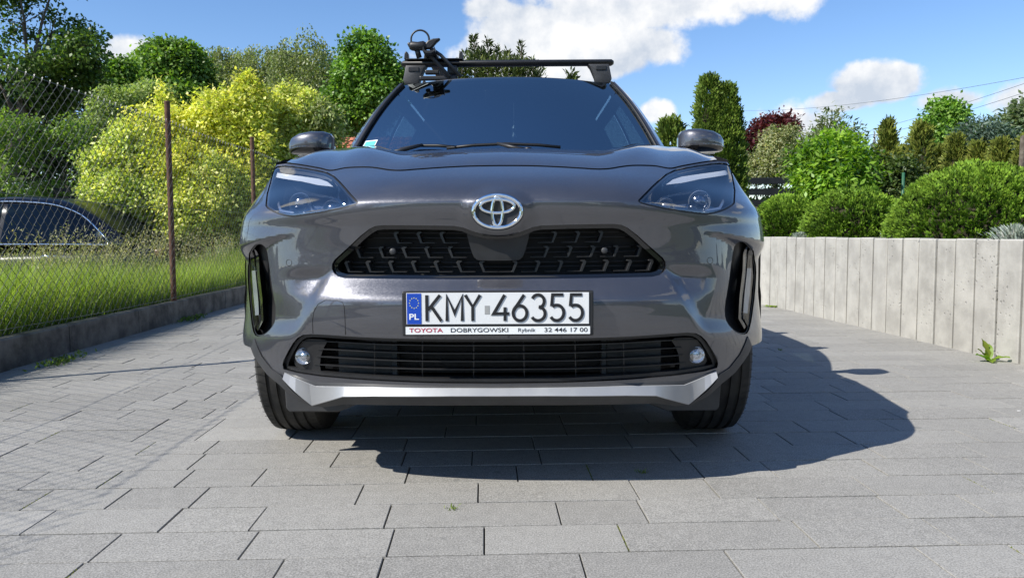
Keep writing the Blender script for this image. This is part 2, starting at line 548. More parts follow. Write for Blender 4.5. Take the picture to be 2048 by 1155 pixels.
WZ = [.20, .30, .37, .45, .62, .72, .80, .86, .92, .98, 1.03, 1.08, 1.13]
WX = [.845, .868, .876, .8825, .8825, .880, .870, .845, .812, .786, .778, .772, .76]
def Wd(z): return hermite(WZ, WX, np.atleast_1d(z))
S_K = np.array([0, .17, .3, .42, .53, .64, .75, .87, 1.0])
Z_K = np.array([.20, .30, .40, .474, .53, .582, .600, .64, .70, .78, .840, .852, .872, .92, .977, 1.03])
T_Y = np.array([
 [.13, .135, .15, .18, .22, .27, .34, .405, .47],
 [.045, .05, .07, .105, .155, .22, .30, .385, .47],
 [.03, .036, .055, .09, .14, .205, .285, .375, .47],
 [.005, .012, .033, .074, .128, .197, .28, .375, .47],
 [-.003, .004, .027, .070, .125, .193, .277, .37, .47],
 [.002, .009, .033, .077, .127, .193, .276, .37, .47],
 [.018, .025, .046, .085, .130, .194, .276, .37, .47],
 [.054, .059, .074, .101, .137, .197, .277, .37, .47],
 [.060, .065, .080, .106, .143, .200, .279, .37, .47],
 [.048, .053, .070, .102, .148, .206, .284, .375, .475],
 [.030, .036, .056, .096, .150, .214, .293, .385, .48],
 [.030, .036, .058, .102, .160, .226, .304, .395, .485],
 [.044, .051, .077, .126, .186, .255, .330, .41, .49],
 [.125, .132, .160, .212, .275, .338, .395, .45, .50],
 [.300, .305, .320, .350, .390, .425, .455, .485, .515],
 [.470, .475, .480, .490, .500, .510, .520, .53, .54]])
def sstep(x, a, b):
    t = np.clip((x - a) / (b - a), 0, 1); return t * t * (3 - 2 * t)
def extra(x, z):
    ax = np.abs(x)
    zl = .752 - (ax - .70) * .16                      # shoulder line running into the corner vent
    e = .066 * sstep(ax, .60, .83) * sstep((zl - z) / (.014 + .045 * sstep(ax, .64, .82)), -.04, 1.0) * sstep(z, .38, .58)
    xl = .492 + (.645 - z) * .58                       # edge of the proud middle block below the grille
    q2 = ax - xl
    e = e + .020 * sstep(q2, -.012, .036) * (1 - sstep(q2, .05, .20)) * sstep(z, .44, .52) * (1 - sstep(z, .625, .67))
    # badge mount: a slight pad in the middle
    q = np.sqrt((x / .10) ** 2 + ((z - .818) / .072) ** 2)
    e = e - .012 * (1 - sstep(q, .70, 1.15))
    return e
def front_s(s, z):
    s = np.asarray(s, float); z = np.asarray(z, float)
    cols = np.stack([hermite(Z_K, T_Y[:, k], z, cr_slopes) for k in range(len(S_K))], axis=1)
    y = hermite(S_K, cols, np.abs(s), cr_slopes)
    x = Wd(z) * np.sin(s * PI / 2)
    return np.stack([x, y + extra(x, z), z], axis=1)
def s_of(x, z):
    return np.arcsin(np.clip(np.asarray(x) / Wd(z), -1, 1)) * 2 / PI
def front(x, z):
    x = np.atleast_1d(np.asarray(x, float)); z = np.atleast_1d(np.asarray(z, float))
    return front_s(s_of(x, z), z)
def front_n(x, z):
    x = np.atleast_1d(np.asarray(x, float)); z = np.atleast_1d(np.asarray(z, float))
    s = np.clip(s_of(x, z), -.992, .992); h = 1.5e-3
    ds = front_s(s + h, z) - front_s(s - h, z); dz = front_s(s, z + h) - front_s(s, z - h)
    # keep dz along fixed s
    n = np.cross(ds, dz); n /= np.linalg.norm(n, axis=1)[:, None]
    n[n[:, 1] > 0] *= -1
    return n
def pxl(lst):
    """where the sight lines through photo pixels meet the front skin: list of (x, z)"""
    D = np.array([tuple(CAR_INV @ pix_dir(*p)) for p in lst]); n = len(D)
    y = np.full(n, .2)
    for _ in range(26):
        t = (y - CAR_O.y) / D[:, 1]
        x = np.clip(CAR_O.x + D[:, 0] * t, -.8824, .8824); z = CAR_O.z + D[:, 2] * t
        y = y + .5 * (front(x, np.clip(z, .2, 1.03))[:, 1] - y)
    w = Wd(z) * .9995
    return [(float(a), float(b)) for a, b in zip(np.clip(x, -w, w), z)]
def px_front(px, py): return pxl([(px, py)])[0]
def mirror(poly): return [(-x, z) for x, z in poly][::-1]
def sym(half):
    """half outline from the centre line round to the centre line -> closed symmetric outline"""
    h = list(half); h[0] = (0.0, h[0][1]); h[-1] = (0.0, h[-1][1])
    return h + [(-x, z) for x, z in h[-2:0:-1]]
def smooth_open(pts, step=.01):
    """smooth curve through points"""
    P = np.array(pts, float); d = np.r_[0, np.cumsum(np.linalg.norm(np.diff(P, axis=0), axis=1))]
    q = np.linspace(0, d[-1], max(3, int(d[-1] / step)))
    return [tuple(r) for r in np.stack([hermite(d, P[:, k], q, cr_slopes) for k in range(P.shape[1])], axis=1)]

GS = np.linspace(-.998, .998, 210); GZ = np.linspace(.215, 1.0, 124)
g_s, g_z = np.meshgrid(GS, GZ); g_s = g_s.ravel(); g_z = g_z.ravel()
GRID = np.stack([Wd(g_z) * np.sin(g_s * PI / 2), g_z], axis=1)

def front_patch(name, outer, mat, parent, holes=(), dy=0.0, thick=0.0, lip=0.0, grid=None):
    """a panel lying on the front skin, moved back by dy, with optional returned edges"""
    V, T = cdt_patch(outer, list(holes), GRID if grid is None else grid)
    P = front(V[:, 0], V[:, 1]); N = front_n(V[:, 0], V[:, 1])
    P = P - N * dy
    verts = P.tolist(); norms = N.tolist(); faces = T.tolist()
    # orientation: normals face outwards
    tri = P[T]; cr = np.cross(tri[:, 1] - tri[:, 0], tri[:, 2] - tri[:, 0])
    flip = np.einsum('ij,ij->i', cr, N[T].mean(axis=1)) < 0
    faces = [f[::-1] if k else f for f, k in zip(faces, flip)]
    if lip:
        for k, l in enumerate([outer] + list(holes)):
            L = np.array(l); p0 = front(L[:, 0], L[:, 1]); n0 = front_n(L[:, 0], L[:, 1]); p0 = p0 - n0 * dy
            p1 = p0 + np.array([0, 1, 0]) * lip - n0 * lip * .2
            cen = L.mean(axis=0); nn = len(L); o = len(verts)
            e = np.roll(L, -1, 0) - np.roll(L, 1, 0)
            side = np.stack([e[:, 1], np.zeros(nn), -e[:, 0]], axis=1); side /= np.linalg.norm(side, axis=1)[:, None] + 1e-9
            area = .5 * np.sum(L[:, 0] * np.roll(L[:, 1], -1) - np.roll(L[:, 0], -1) * L[:, 1])
            side *= np.sign(area) * (1 if k == 0 else -1)
            verts += p0.tolist() + p1.tolist(); norms += side.tolist() * 2
            for i in range(nn):
                j = (i + 1) % nn
                faces.append([o + i, o + j, o + nn + j, o + nn + i])
    return mesh_obj(name, verts, faces, mat, parent, normals=norms)

# ---- outlines read from the photograph (left half), mirrored for the right
hl_px = [(549, 334), (573, 330), (620, 336), (662, 345), (687, 369), (709, 395), (718, 405), (708, 412), (651, 425), (590, 434), (573, 433), (552, 427), (531, 414), (531.5, 404), (534, 381), (541, 349)]
HL = pxl(hl_px)
HLr = round_poly(HL, 1, .22)
grille_half = [(997, 471), (975, 470), (957, 466), (940, 460), (926, 454.5), (908, 451.5), (850, 450.5), (800, 450), (764, 450), (750, 452), (738, 458), (720, 472), (700, 491), (680, 509), (669, 519), (664, 528), (664, 538), (668, 546), (676, 552.5), (690, 556), (800, 557.5), (900, 558), (997, 558)]
GR = sym(pxl(grille_half))
low_half = [(997, 678), (900, 678), (810, 677), (725, 674), (650, 669), (622, 667.5), (606, 669), (595, 675), (586, 685), (576, 702), (567, 720), (565, 729), (567, 738), (592, 745), (637, 752), (748, 761), (850, 765.5), (901, 766.5), (997, 767)]
LG = sym(pxl(low_half))
vent_px = [(504, 496), (511, 488), (522, 487), (531, 494), (536, 512), (541, 550), (547, 590), (551.5, 615), (551, 641), (543, 656), (530, 669), (517, 673), (508, 669), (502, 640), (497, 590), (494.5, 540), (496, 510)]
VT = round_poly(pxl(vent_px), 1, .22)
skid_half = [(997, 769), (901, 768.5), (748, 764), (637, 755), (600, 748), (570, 741.5), (568, 746), (569, 753), (577, 767), (590, 780), (610, 794.5), (629, 806.5), (642, 803), (662, 796), (690, 789), (800, 788), (900, 788), (997, 788)]
SK = sym(pxl(skid_half))
bottom_half = [(997, 808), (800, 808), (690, 806), (650, 812), (620, 809), (590, 794), (560, 768), (535, 747), (510, 712), (503, 695)]
BT = pxl(bottom_half); BT[0] = (0, BT[0][1])
print('HL', [(round(a, 3), round(b, 3)) for a, b in HL]); print('SK tip', SK[11]); print('BT', [(round(a, 3), round(b, 3)) for a, b in BT])
shut_px = [(997, 331.5), (940, 332.5), (880, 335.5), (830, 339), (800, 341), (778, 340), (760, 337), (745, 335), (715, 334.5), (690, 336), (663, 341)]
SH = pxl(shut_px); SH[0] = (0, SH[0][1])
hood_out_px = [(640, 336.5), (615, 332), (590, 328), (572, 326)]
SH_OUT = pxl(hood_out_px)
SHUT = smooth_open(SH + SH_OUT, .012)                    # from the centre to the outer end (x negative)
print('SHUT', [tuple(np.round(SHUT[i], 3)) for i in (0, len(SHUT)//2, -1)])

z_out = float(BT[-1][1])
def outer_front():
    half = [(x, z) for x, z in BT]
    zz = np.linspace(max(z_out, .37), .905, 26)
    half += [(-float(w) * .9993, float(z)) for w, z in zip(Wd(zz), zz)]
    # go along the outside of the headlight up to the hood
    half += [(HL[0][0] - .012, HL[0][1] - .03), (HL[0][0] - .006, HL[0][1] + .006)]
    top = [(x, z - .0022) for x, z in SHUT[::-1]]
    half += top
    half[-1] = (0, half[-1][1])
    return sym(densify(half, .014, closed=False))
OUT = outer_front()
HLm = mirror(HLr); VTm = mirror(VT)
HLd, HLmd = densify(HLr, .012), densify(HLm, .012)
VTd, VTmd = densify(VT, .012), densify(VTm, .012)
GRd, LGd = densify(GR, .012), densify(LG, .012)
# skid outline grown by 1.5 mm is left open in the bumper
fascia = front_patch('front_bumper', OUT, 'car_paint', car, [HLd, HLmd, VTd, VTmd, GRd, LGd], lip=.022)
# dark grey lower lip strip below the skid and round the corners
low = []
lipx = [(997, 789.5), (690, 790.5), (664, 797.5), (642, 805), (629, 808.2), (606, 796), (588, 782.5), (572, 765), (564, 750), (545, 738), (525, 712), (510, 676)]
up = pxl(lipx); up[0] = (0, up[0][1])
bt = BT[:]; 
lower_out = sym(densify([(x, z) for x, z in bt] + up[::-1], .014, closed=False))
front_patch('lower_lip', lower_out, 'grey_plastic', car, dy=-.003, lip=.02)

def inset(poly, d):
    P = np.array(poly); n = len(P)
    area = .5 * np.sum(P[:, 0] * np.roll(P[:, 1], -1) - np.roll(P[:, 0], -1) * P[:, 1])
    e1 = P - np.roll(P, 1, 0); e2 = np.roll(P, -1, 0) - P
    def nr(e): q = np.stack([-e[:, 1], e[:, 0]], axis=1); return q / (np.linalg.norm(q, axis=1)[:, None] + 1e-9)
    m = nr(e1) + nr(e2); m /= np.linalg.norm(m, axis=1)[:, None] + 1e-9
    return [tuple(p) for p in P + m * d * np.sign(area)]
# ---- headlights
def headlight(side):
    def mx(poly): return poly if side < 0 else mirror(poly)
    def pt(px, py, dy):
        x, z = px_front(px, py)
        p = front([x], [z])[0] - front_n([x], [z])[0] * dy
        return Vector((p[0] if side < 0 else -p[0], p[1], p[2]))
    out = HLr if side < 0 else mirror(HLr)
    o2 = np.array(out); c = o2.mean(axis=0)
    inner = inset(out, .005)
    lens = front_patch('headlight', densify(inner, .012), 'lens', car, dy=.0015)
    # rim gasket
    rim_in = inset(out, .009)
    front_patch('lamp_gasket', densify(o2.tolist(), .012), 'gasket', lens, [densify(rim_in, .012)], dy=.004)
    back = front_patch('lamp_housing', densify(rim_in, .012), 'gloss_black', lens, dy=.055)
    # side wall of the housing
    L = np.array(densify(rim_in, .012)); p0 = front(L[:, 0], L[:, 1]) ; n0 = front_n(L[:, 0], L[:, 1]); a = p0 - n0 * .008; bb = p0 - n0 * .055
    n = len(L); mesh_obj('lamp_wall', a.tolist() + bb.tolist(), [[i, (i + 1) % n, n + (i + 1) % n, n + i] for i in range(n)], 'gloss_black', lens, True)
    drl = pxl([(546, 341.5), (600, 346), (636, 350.5), (652, 356), (664, 366), (634, 363), (600, 356), (545, 350)])
    d = front_patch('running_light', densify(mx(drl), .008), 'white_plastic', lens, dy=.012, lip=.02)
    trim = pxl([(541, 405), (560, 416), (583, 424), (640, 417), (700, 404), (700, 408), (640, 421), (583, 429), (556, 421), (540, 410)])
    front_patch('lamp_trim', densify(mx(trim), .008), 'dark_chrome', lens, dy=.03, lip=.012)
    for (px, py, r) in ((592, 379, .030), (655, 388, .022)):
        c0 = pt(px, py, .052)
        mb = MB().lathe([(-.03, r * 1.12), (-.026, r * 1.2), (-.02, r * 1.05), (.0, r * .5)], 'y', 28, c0)
        mb.build('projector_ring', 'lamp_reflector', lens, True)
        sph = MB().lathe([(-.033, .001), (-.031, r * .4), (-.026, r * .7), (-.015, r * .95), (0, r)], 'y', 28, c0)
        sph.build('projector_lens', 'dark_chrome', lens, True)
    wing = pxl([(546, 385), (551, 400), (575, 406), (575, 410), (548, 405), (543, 390)])
    front_patch('lamp_trim', densify(mx(wing), .008), 'lamp_reflector', lens, dy=.034, lip=.008)
    wing = pxl([(612, 392), (617, 403), (700, 401), (640, 408), (610, 405)])
    front_patch('lamp_trim', densify(mx(wing), .008), 'dark_chrome', lens, dy=.034, lip=.008)
    return lens
for sd in (-1, 1): headlight(sd)

# ---- upper grille
g2 = np.array(GR); gc = np.array([0, (g2[:, 1].max() + g2[:, 1].min()) / 2])
GI = inset(GR, .014)
grille = front_patch('grille_frame', densify(inset(GR, .0015), .012), 'gloss_black', car, [densify(GI, .012)], dy=.010, lip=.05)
front_patch('grille_back', densify(inset(GR, .004), .02), 'radiator', grille, dy=.075)
fin_poly = [(-.0115, .0285), (-.0065, .0345), (.0045, .0345), (.006, .031), (-.0015, .027), (.0065, .0035), (.0445, .0028), (.0445, 0), (.0005, 0)]
def fin_mesh(sgn):
    mb = MB().prism([(sgn * x, 0, z) for x, z in fin_poly], (0, .03, 0))
    o = mb.build('grille_fin', 'grille_plastic', None, bevel=.0008, seg=1)
    me = o.data; bpy.data.objects.remove(o); return me
FIN = {-1: fin_mesh(1), 1: fin_mesh(-1)}
GIa = GI
rows = [(487, [741, 787.5, 834, 880.5, 927]), (516.5, [710, 757, 804, 850, 897, 943]), (545.5, [688, 731, 777, 823, 869, 915, 961])]
for ry, xs in rows:
    for px in xs:
        x, z = px_front(px + 4, ry)
        test = np.array([(x - .006, z + .03), (x + .008, z + .001), (x, z + .034), (x + .01, z + .034)])
        if not in_poly(test, GIa).all(): continue
        if ry < 530 and x > -.096 - (.772 - z) * -.25: 
            if x > -.10 + (.775 - z) * .35: continue
        y = float(front([x], [z])[0, 1])
        for sd in (-1, 1):
            o = link(bpy.data.objects.new('grille_fin', FIN[sd]), grille)
            nn = front_n([sd * abs(x)], [z])[0]
            o.location = (sd * abs(x), y + .026, z)
            o.rotation_euler = (0, 0, -math.atan2(nn[0], -nn[1]) * -1 * .9)
# slats between the fins
for py in (466, 476, 496, 506, 526, 535):
    pts = pxl([(px, py) for px in range(660, 1000, 12)])
    pts = [p for p, k in zip(pts, in_poly(np.array(pts), GI)) if k]
    if len(pts) < 3: continue
    pts = pts + [(-x, z) for x, z in pts[::-1]]
    P = front([p[0] for p in pts], [p[1] for p in pts])
    MB().tube([(p[0], p[1] + .055, p[2]) for p in P], .0022, 5).build('grille_slat', 'grille_plastic', grille, True)
pan = sym(pxl([(997, 474), (975, 473), (957, 469.5), (941, 464), (931, 461.5), (936, 484), (945, 510), (953, 521), (975, 522), (997, 522)]))
front_patch('sensor_panel', densify(round_poly(pan, 1, .12), .01), 'black_plastic', grille, dy=.016, lip=.03)
for sd in (-1, 1):
    x, z = px_front(783, 503); y = float(front([x], [z])[0, 1])
    MB().lathe([(0, .0005), (0, .008), (.002, .0095), (.02, .0095)], 'y', 20, (x * -sd, y + .018, z)).build('parking_sensor', 'grey_plastic', grille, True)

# ---- lower grille with fog lamps
LI = inset(LG, .012)
lgr = front_patch('lower_grille', densify(inset(LG, .0015), .012), 'black_plastic', car, [densify(LI, .012)], dy=.010, lip=.045)
front_patch('grille_back', densify(inset(LG, .004), .02), 'radiator', lgr, dy=.10)
pocket = pxl([(578, 733), (582, 708), (594, 688), (606, 681), (650, 684), (640, 700), (634, 716), (632, 732), (634, 747), (600, 742)])
for sd in (-1, 1):
    pk = pocket if sd < 0 else mirror(pocket)
    front_patch('fog_lamp_bezel', densify(round_poly(pk, 1, .2), .01), 'black_plastic', lgr, dy=.020, lip=.04)
    x, z = px_front(604, 714); p = front([x], [z])[0]
    c0 = Vector((p[0] if sd < 0 else -p[0], p[1] + .016, p[2] + .0))
    lamp = MB().lathe([(-.013, .0005), (-.0125, .012), (-.010, .0205), (-.004, .0245), (.012, .026)], 'y', 24, c0).build('fog_lamp', 'lens', lgr, True)
    MB().lathe([(-.001, .0005), (-.002, .007), (.004, .009), (.005, .0225), (-.002, .0242), (.012, .027)], 'y', 24, c0).build('fog_reflector', 'lamp_reflector', lamp, True)
slats = [([(598, 684), (650, 684.5), (760, 690), (850, 692), (997, 692.5)]), ([(632, 699), (700, 702.5), (770, 706), (850, 708), (997, 708.5)]),
         ([(629, 714), (700, 718.5), (770, 722), (850, 724), (997, 724.5)]), ([(625, 730), (700, 735), (770, 738), (850, 740), (997, 740.5)]),
         ([(588, 742), (640, 747), (750, 755), (850, 758), (997, 758.5)])]
for sl in slats:
    pts = pxl(sl); pts[-1] = (0, pts[-1][1])
    pts = smooth_open(pts, .02); pts = pts + [(-x, z) for x, z in pts[-2::-1]]
    P = front([p[0] for p in pts], [p[1] for p in pts])
    mb = MB(); k = len(P)
    vs = []
    for p in P:
        vs += [(p[0], p[1] + .018, p[2] + .0014), (p[0], p[1] + .018, p[2] - .0014), (p[0], p[1] + .05, p[2] - .0026), (p[0], p[1] + .05, p[2] + .0026)]
    mb.add(vs, [[4 * i + a, 4 * i + (a + 1) % 4, 4 * i + 4 + (a + 1) % 4, 4 * i + 4 + a] for i in range(k - 1) for a in range(4)] + [[0, 1, 2, 3], [4 * k - 4, 4 * k - 3, 4 * k - 2, 4 * k - 1]])
    mb.build('grille_slat', 'grille_plastic', lgr)
for px in (745, 842, 946):
    a = px_front(px, 684); bb = px_front(px, 761)
    for sd in (-1, 1):
        q = [front([a[0]], [a[1]])[0], front([bb[0]], [bb[1]])[0]]
        MB().tube([(sd * abs(v[0]), v[1] + .034, v[2]) for v in q], .0022, 4).build('grille_divider', 'grille_plastic', lgr)
# air guides seen behind the slats
for sd in (-1, 1):
    MB().box((sd * .40, .125, .395), (.16, .02, .10)).build('air_guide', 'black_plastic', lgr)
    MB().box((sd * .31, .13, .395), (.014, .06, .11)).build('air_guide', 'grey_plastic', lgr)

# ---- silver skid plate with its folded wings
def skid_mesh():
    upper = [(997, 769), (901, 768.5), (748, 764), (637, 755.5), (600, 748.5), (570, 742)]
    mid = [(997, 774.5), (901, 774), (748, 771.5), (690, 771), (632, 770.5), (570, 743.5)]
    low = [(997, 788), (901, 788), (748, 788.2), (690, 789), (629, 806.5), (569, 752)]
    V = []; ns = 40
    def curve(l):
        q = pxl(l); q[0] = (0, q[0][1]); P = np.array(q)
        d = np.r_[0, np.cumsum(np.linalg.norm(np.diff(P, axis=0), axis=1))]; d /= d[-1]
        # sample at shared x positions so that the rows line up
        return P
    U, Mi, L = curve(upper), curve(mid), curve(low)
    xs = np.unique(np.r_[np.linspace(0, U[-1, 0], 34), Mi[:, 0], L[:, 0]])
    xs = xs[xs >= U[-1, 0]]
    def zi(P): return np.interp(-xs, -P[:, 0], P[:, 1])
    rows = [(zi(Mi), -.004), (zi(Mi) - .0015, -.0075), (zi(L) + .0015, -.030), (zi(L) - .001, -.0285), (zi(L) - .006, .012)]
    ledge = [(zi(U), .004), (zi(Mi) + .0012, -.004)]
    vs = []; fs = []
    allx = np.r_[xs, -xs[::-1][1:]] if xs[-1] == 0 else np.r_[xs, -xs[::-1]]
    for z, off in rows:
        zz = np.r_[z, z[::-1][1:]] if xs[-1] == 0 else np.r_[z, z[::-1]]
        yy = front(allx, zz)[:, 1] + off
        vs += [(allx[i], yy[i], zz[i]) for i in range(len(allx))]
    n = len(allx)
    for r in range(len(rows) - 1):
        for i in range(n - 1): fs.append((r * n + i, r * n + i + 1, (r + 1) * n + i + 1, (r + 1) * n + i))
    lv = []
    for z, off in ledge:
        zz = np.r_[z, z[::-1][1:]] if xs[-1] == 0 else np.r_[z, z[::-1]]
        yy = front(allx, zz)[:, 1] + off
        lv += [(allx[i], yy[i], zz[i]) for i in range(n)]
    MB().add(lv, [(i, i + 1, n + i + 1, n + i) for i in range(n - 1)]).build('skid_ledge', 'grey_plastic', car, True)
    return vs, fs
vs, fs = skid_mesh()
sk = MB().add(vs, fs).build('skid_plate', 'silver_trim', car, True, auto=R(14))

# ---- corner vents with the upright light strips
for sd in (-1, 1):
    v0 = VT if sd < 0 else mirror(VT)
    vent = front_patch('corner_vent', densify(inset(v0, .001), .012), 'black_plastic', car, [densify(inset(v0, .005), .012)], dy=.004, lip=.05)
    L = np.array(densify(inset(v0, .0005), .012))
    gg = front(L[:, 0], L[:, 1]); cn = gg.mean(axis=0)
    back = gg * 1.0; back[:, 1] += .048
    vv = back.tolist() + [[cn[0] - .01 * np.sign(cn[0]), cn[1] + .06, cn[2]]]
    n = len(L)
    mesh_obj('vent_floor', vv, [[i, (i + 1) % n, n] for i in range(n)], 'black_plastic', vent, True)
    led = pxl([(499, 512), (503, 503), (508, 520), (511, 560), (515, 600), (517.5, 630), (516, 640), (508, 656), (506.5, 640), (503, 600), (499.5, 560)])
    ld = led if sd < 0 else mirror(led)
    st = front_patch('light_strip', densify(ld, .008), 'strip_lens', vent, dy=.002, lip=.02)
    core = pxl([(501, 541), (508, 541), (513, 590), (515, 629), (508, 630), (504, 590)])
    cr = core if sd < 0 else mirror(core)
    front_patch('light_core', densify(cr, .008), 'lamp_grey', st, dy=.004, lip=.012)
    frame = pxl([(506, 500), (511, 505), (515, 545), (521, 600), (523, 640), (512, 661), (509, 655), (518, 640), (518, 630), (511, 560), (508, 520)])
    fr_ = frame if sd < 0 else mirror(frame)
    front_patch('strip_bezel', densify(fr_, .008), 'gloss_black', vent, dy=.006, lip=.03)

# ---- thin lines: tow-eye cover, sensor caps
def front_line(name, pts_px, r, mat, parent, closed=False, mirror_x=False, proud=.0):
    q = pxl(pts_px)
    q = densify(q, .012, closed)
    if mirror_x: q = [(-x, z) for x, z in q]
    P = front([p[0] for p in q], [p[1] for p in q]); N = front_n([p[0] for p in q], [p[1] for p in q])
    pts = [tuple(a + n * proud) for a, n in zip(P, N)]
    if closed: pts.append(pts[0])
    return MB().tube(pts, r, 5).build(name, mat, parent, True)
front_line('tow_cover_joint', [(626, 666), (625, 640), (628, 622), (636, 608), (650, 600), (675, 600.5), (685, 604), (688.5, 614), (690, 640), (691, 669)], .0011, 'gasket', fascia)
for sd in (-1, 1):
    front_line('sensor_cap_joint', [(578 + 5.5 * math.cos(t * PI / 8), 525 + 6.5 * math.sin(t * PI / 8)) for t in range(16)], .0009, 'gasket', fascia, True, sd > 0)

# ---- badge: three chrome ovals on a dark dish
bx0, bz0 = px_front(995.5, 423)
bx0 = 0.0
by0 = float(front([0], [bz0])[0, 1])
badge = MB().lathe([(.012, .98), (-.002, 1.0), (-.005, .97), (-.003, .90), (-.002, .0001)], 'y', 48)
for i, v in enumerate(badge.v): badge.v[i] = Vector((v.x * .0745, v.y + by0 - .010, v.z * .0525 + bz0))
badge = badge.build('badge', 'black_plastic', car, True)
def oval(cx, cz, a, bb, r, flat=.8, lean=0.0):
    n = 56; pts = []
    mb = MB()
    for i in range(n + 1):
        t = 2 * PI * i / n
        pts.append((cx + a * math.cos(t), by0 - .0145, bz0 + cz + bb * math.sin(t)))
    mb.tube(pts, r, 10, cap=False)
    mb.build('badge_oval', 'chrome', badge, True)
oval(0, 0, .0670, .0455, .0062)
oval(0, .0150, .0475, .0190, .0053)
oval(0, .0005, .0148, .0402, .0053)

# ---- number plate and its dealer frame
pz = px_front(997, 625)[1]
plate_y = -.020
PH = .125; PW = .534
plate = MB().box((0, plate_y + .006, pz), (PW, .022, PH)).build('number_plate', 'black_plastic', car, bevel=.004)
sheet_z = pz + .0145; SHH = .0875; SHW = .508
MB().box((.0, plate_y - .0062, sheet_z), (SHW, .004, SHH)).build('plate_sheet', 'plate_white', plate, bevel=.0008)
MB().box((-SHW / 2 + .0215, plate_y - .0087, sheet_z), (.040, .0012, SHH - .002)).build('plate_band', 'plate_blue', plate)
MB().box((0, plate_y - .0065, pz - PH / 2 + .0155), (SHW + .006, .003, .021)).build('dealer_strip', 'strip_white', plate)
def text_obj(name, body, size, loc, mat, parent, xs=1.0, align='LEFT', width=None, bold=0.0):
    cu = bpy.data.curves.new(name, 'FONT'); cu.body = body; cu.size = size; cu.align_x = align; cu.extrude = .0003; cu.offset = bold
    o = bpy.data.objects.new(name, cu); C.objects.link(o)
    dg = bpy.context.evaluated_depsgraph_get(); dg.update()
    me = bpy.data.meshes.new_from_object(o.evaluated_get(dg))
    bpy.data.objects.remove(o)
    if width:
        xsv = [v.co.x for v in me.vertices]; xs = width / (max(xsv) - min(xsv)); x0 = min(xsv)
    else: x0 = 0
    for v in me.vertices:
        x, y, z = v.co; v.co = ((x - x0) * xs, -z, y)
    me.materials.clear(); me.materials.append(M[mat])
    t = link(bpy.data.objects.new(name, me), parent); t.location = loc
    return t
ty = plate_y - .0084; sz_ = pz - PH / 2 + .0112
text_obj('strip_text', 'TOYOTA', .0165, (-.247, ty, sz_), 'red_ink', plate, width=.094, bold=.0002)
text_obj('strip_text', 'DOBRYGOWSKI', .0165, (-.131, ty, sz_), 'plate_ink', plate, width=.160, bold=.0001)
text_obj('strip_text', 'Rybnik', .0150, (.057, ty, sz_ + .0005), 'plate_ink', plate, width=.048)
text_obj('strip_text', '32 446 17 00', .0165, (.130, ty, sz_), 'plate_ink', plate, width=.120, bold=.0001)
text_obj('country_code', 'PL', .023, (-SHW / 2 + .008, plate_y - .0096, sheet_z - .030), 'strip_white', plate, width=.027, bold=.0004)
star = MB()
sx, szz = -SHW / 2 + .0215, sheet_z + .016
for i in range(12):
    t = 2 * PI * i / 12; cx, cz = sx + .0125 * math.cos(t), szz + .0145 * math.sin(t)
    star.add([(cx + .0021 * (1 if k % 2 == 0 else .45) * math.sin(k * PI / 5), plate_y - .0096, cz + .0021 * (1 if k % 2 == 0 else .45) * math.cos(k * PI / 5)) for k in range(10)], [list(range(10))])
st = star.build('star_ring', 'star_yellow', plate); st['kind'] = 'stuff'
# plate characters as embossed strokes (box units: width w, height 1)
def arc(cx, cz, rx, rz, a0, a1, n=14): return [(cx + rx * math.cos(R(a0 + (a1 - a0) * i / n)), cz + rz * math.sin(R(a0 + (a1 - a0) * i / n))) for i in range(n + 1)]
GL = {
 'K': [[(0, 0), (0, 1)], [(.52, 1), (.04, .42)], [(.17, .57), (.56, 0)]],
 'M': [[(0, 0), (0, 1), (.29, .30), (.58, 1), (.58, 0)]],
 'Y': [[(0, 1), (.27, .50), (.54, 1)], [(.27, .52), (.27, 0)]],
 '4': [[(.40, 1), (0, .27), (.56, .27)], [(.41, .52), (.41, 0)]],
 '6': [[(.42, 1), (.10, .52), (.02, .38)] , arc(.26, .29, .26, .29, 160, 520, 26)],
 '3': [arc(.25, .745, .235, .255, 155, -80, 16) , arc(.25, .27, .265, .27, 85, -150, 18)],
 '5': [[(.48, 1), (.08, 1), (.04, .56)] , arc(.235, .30, .265, .30, 128, -148, 20)],
}
def ribbon(pts, hw):
    P = [Vector((p[0], 0, p[1])) for p in pts]; L = []; Rr = []
    for i, p in enumerate(P):
        a = (P[i] - P[i - 1]).normalized() if i > 0 else None
        c = (P[i + 1] - P[i]).normalized() if i < len(P) - 1 else None
        t = (a or c) if (a is None or c is None) else (a + c)
        t = t.normalized(); nrm = Vector((-t.z, 0, t.x)); k = 1.0
        if a is not None and c is not None: k = 1 / max(.45, nrm.dot(Vector((-c.z, 0, c.x))))
        lo_, hi_ = min(q.z for q in P), max(q.z for q in P)
        for ls, q in ((L, p + nrm * hw * k), (Rr, p - nrm * hw * k)):
            q.z = min(max(q.z, lo_ - hw * .9), hi_ + hw * .9); ls.append(q)
    return L, Rr
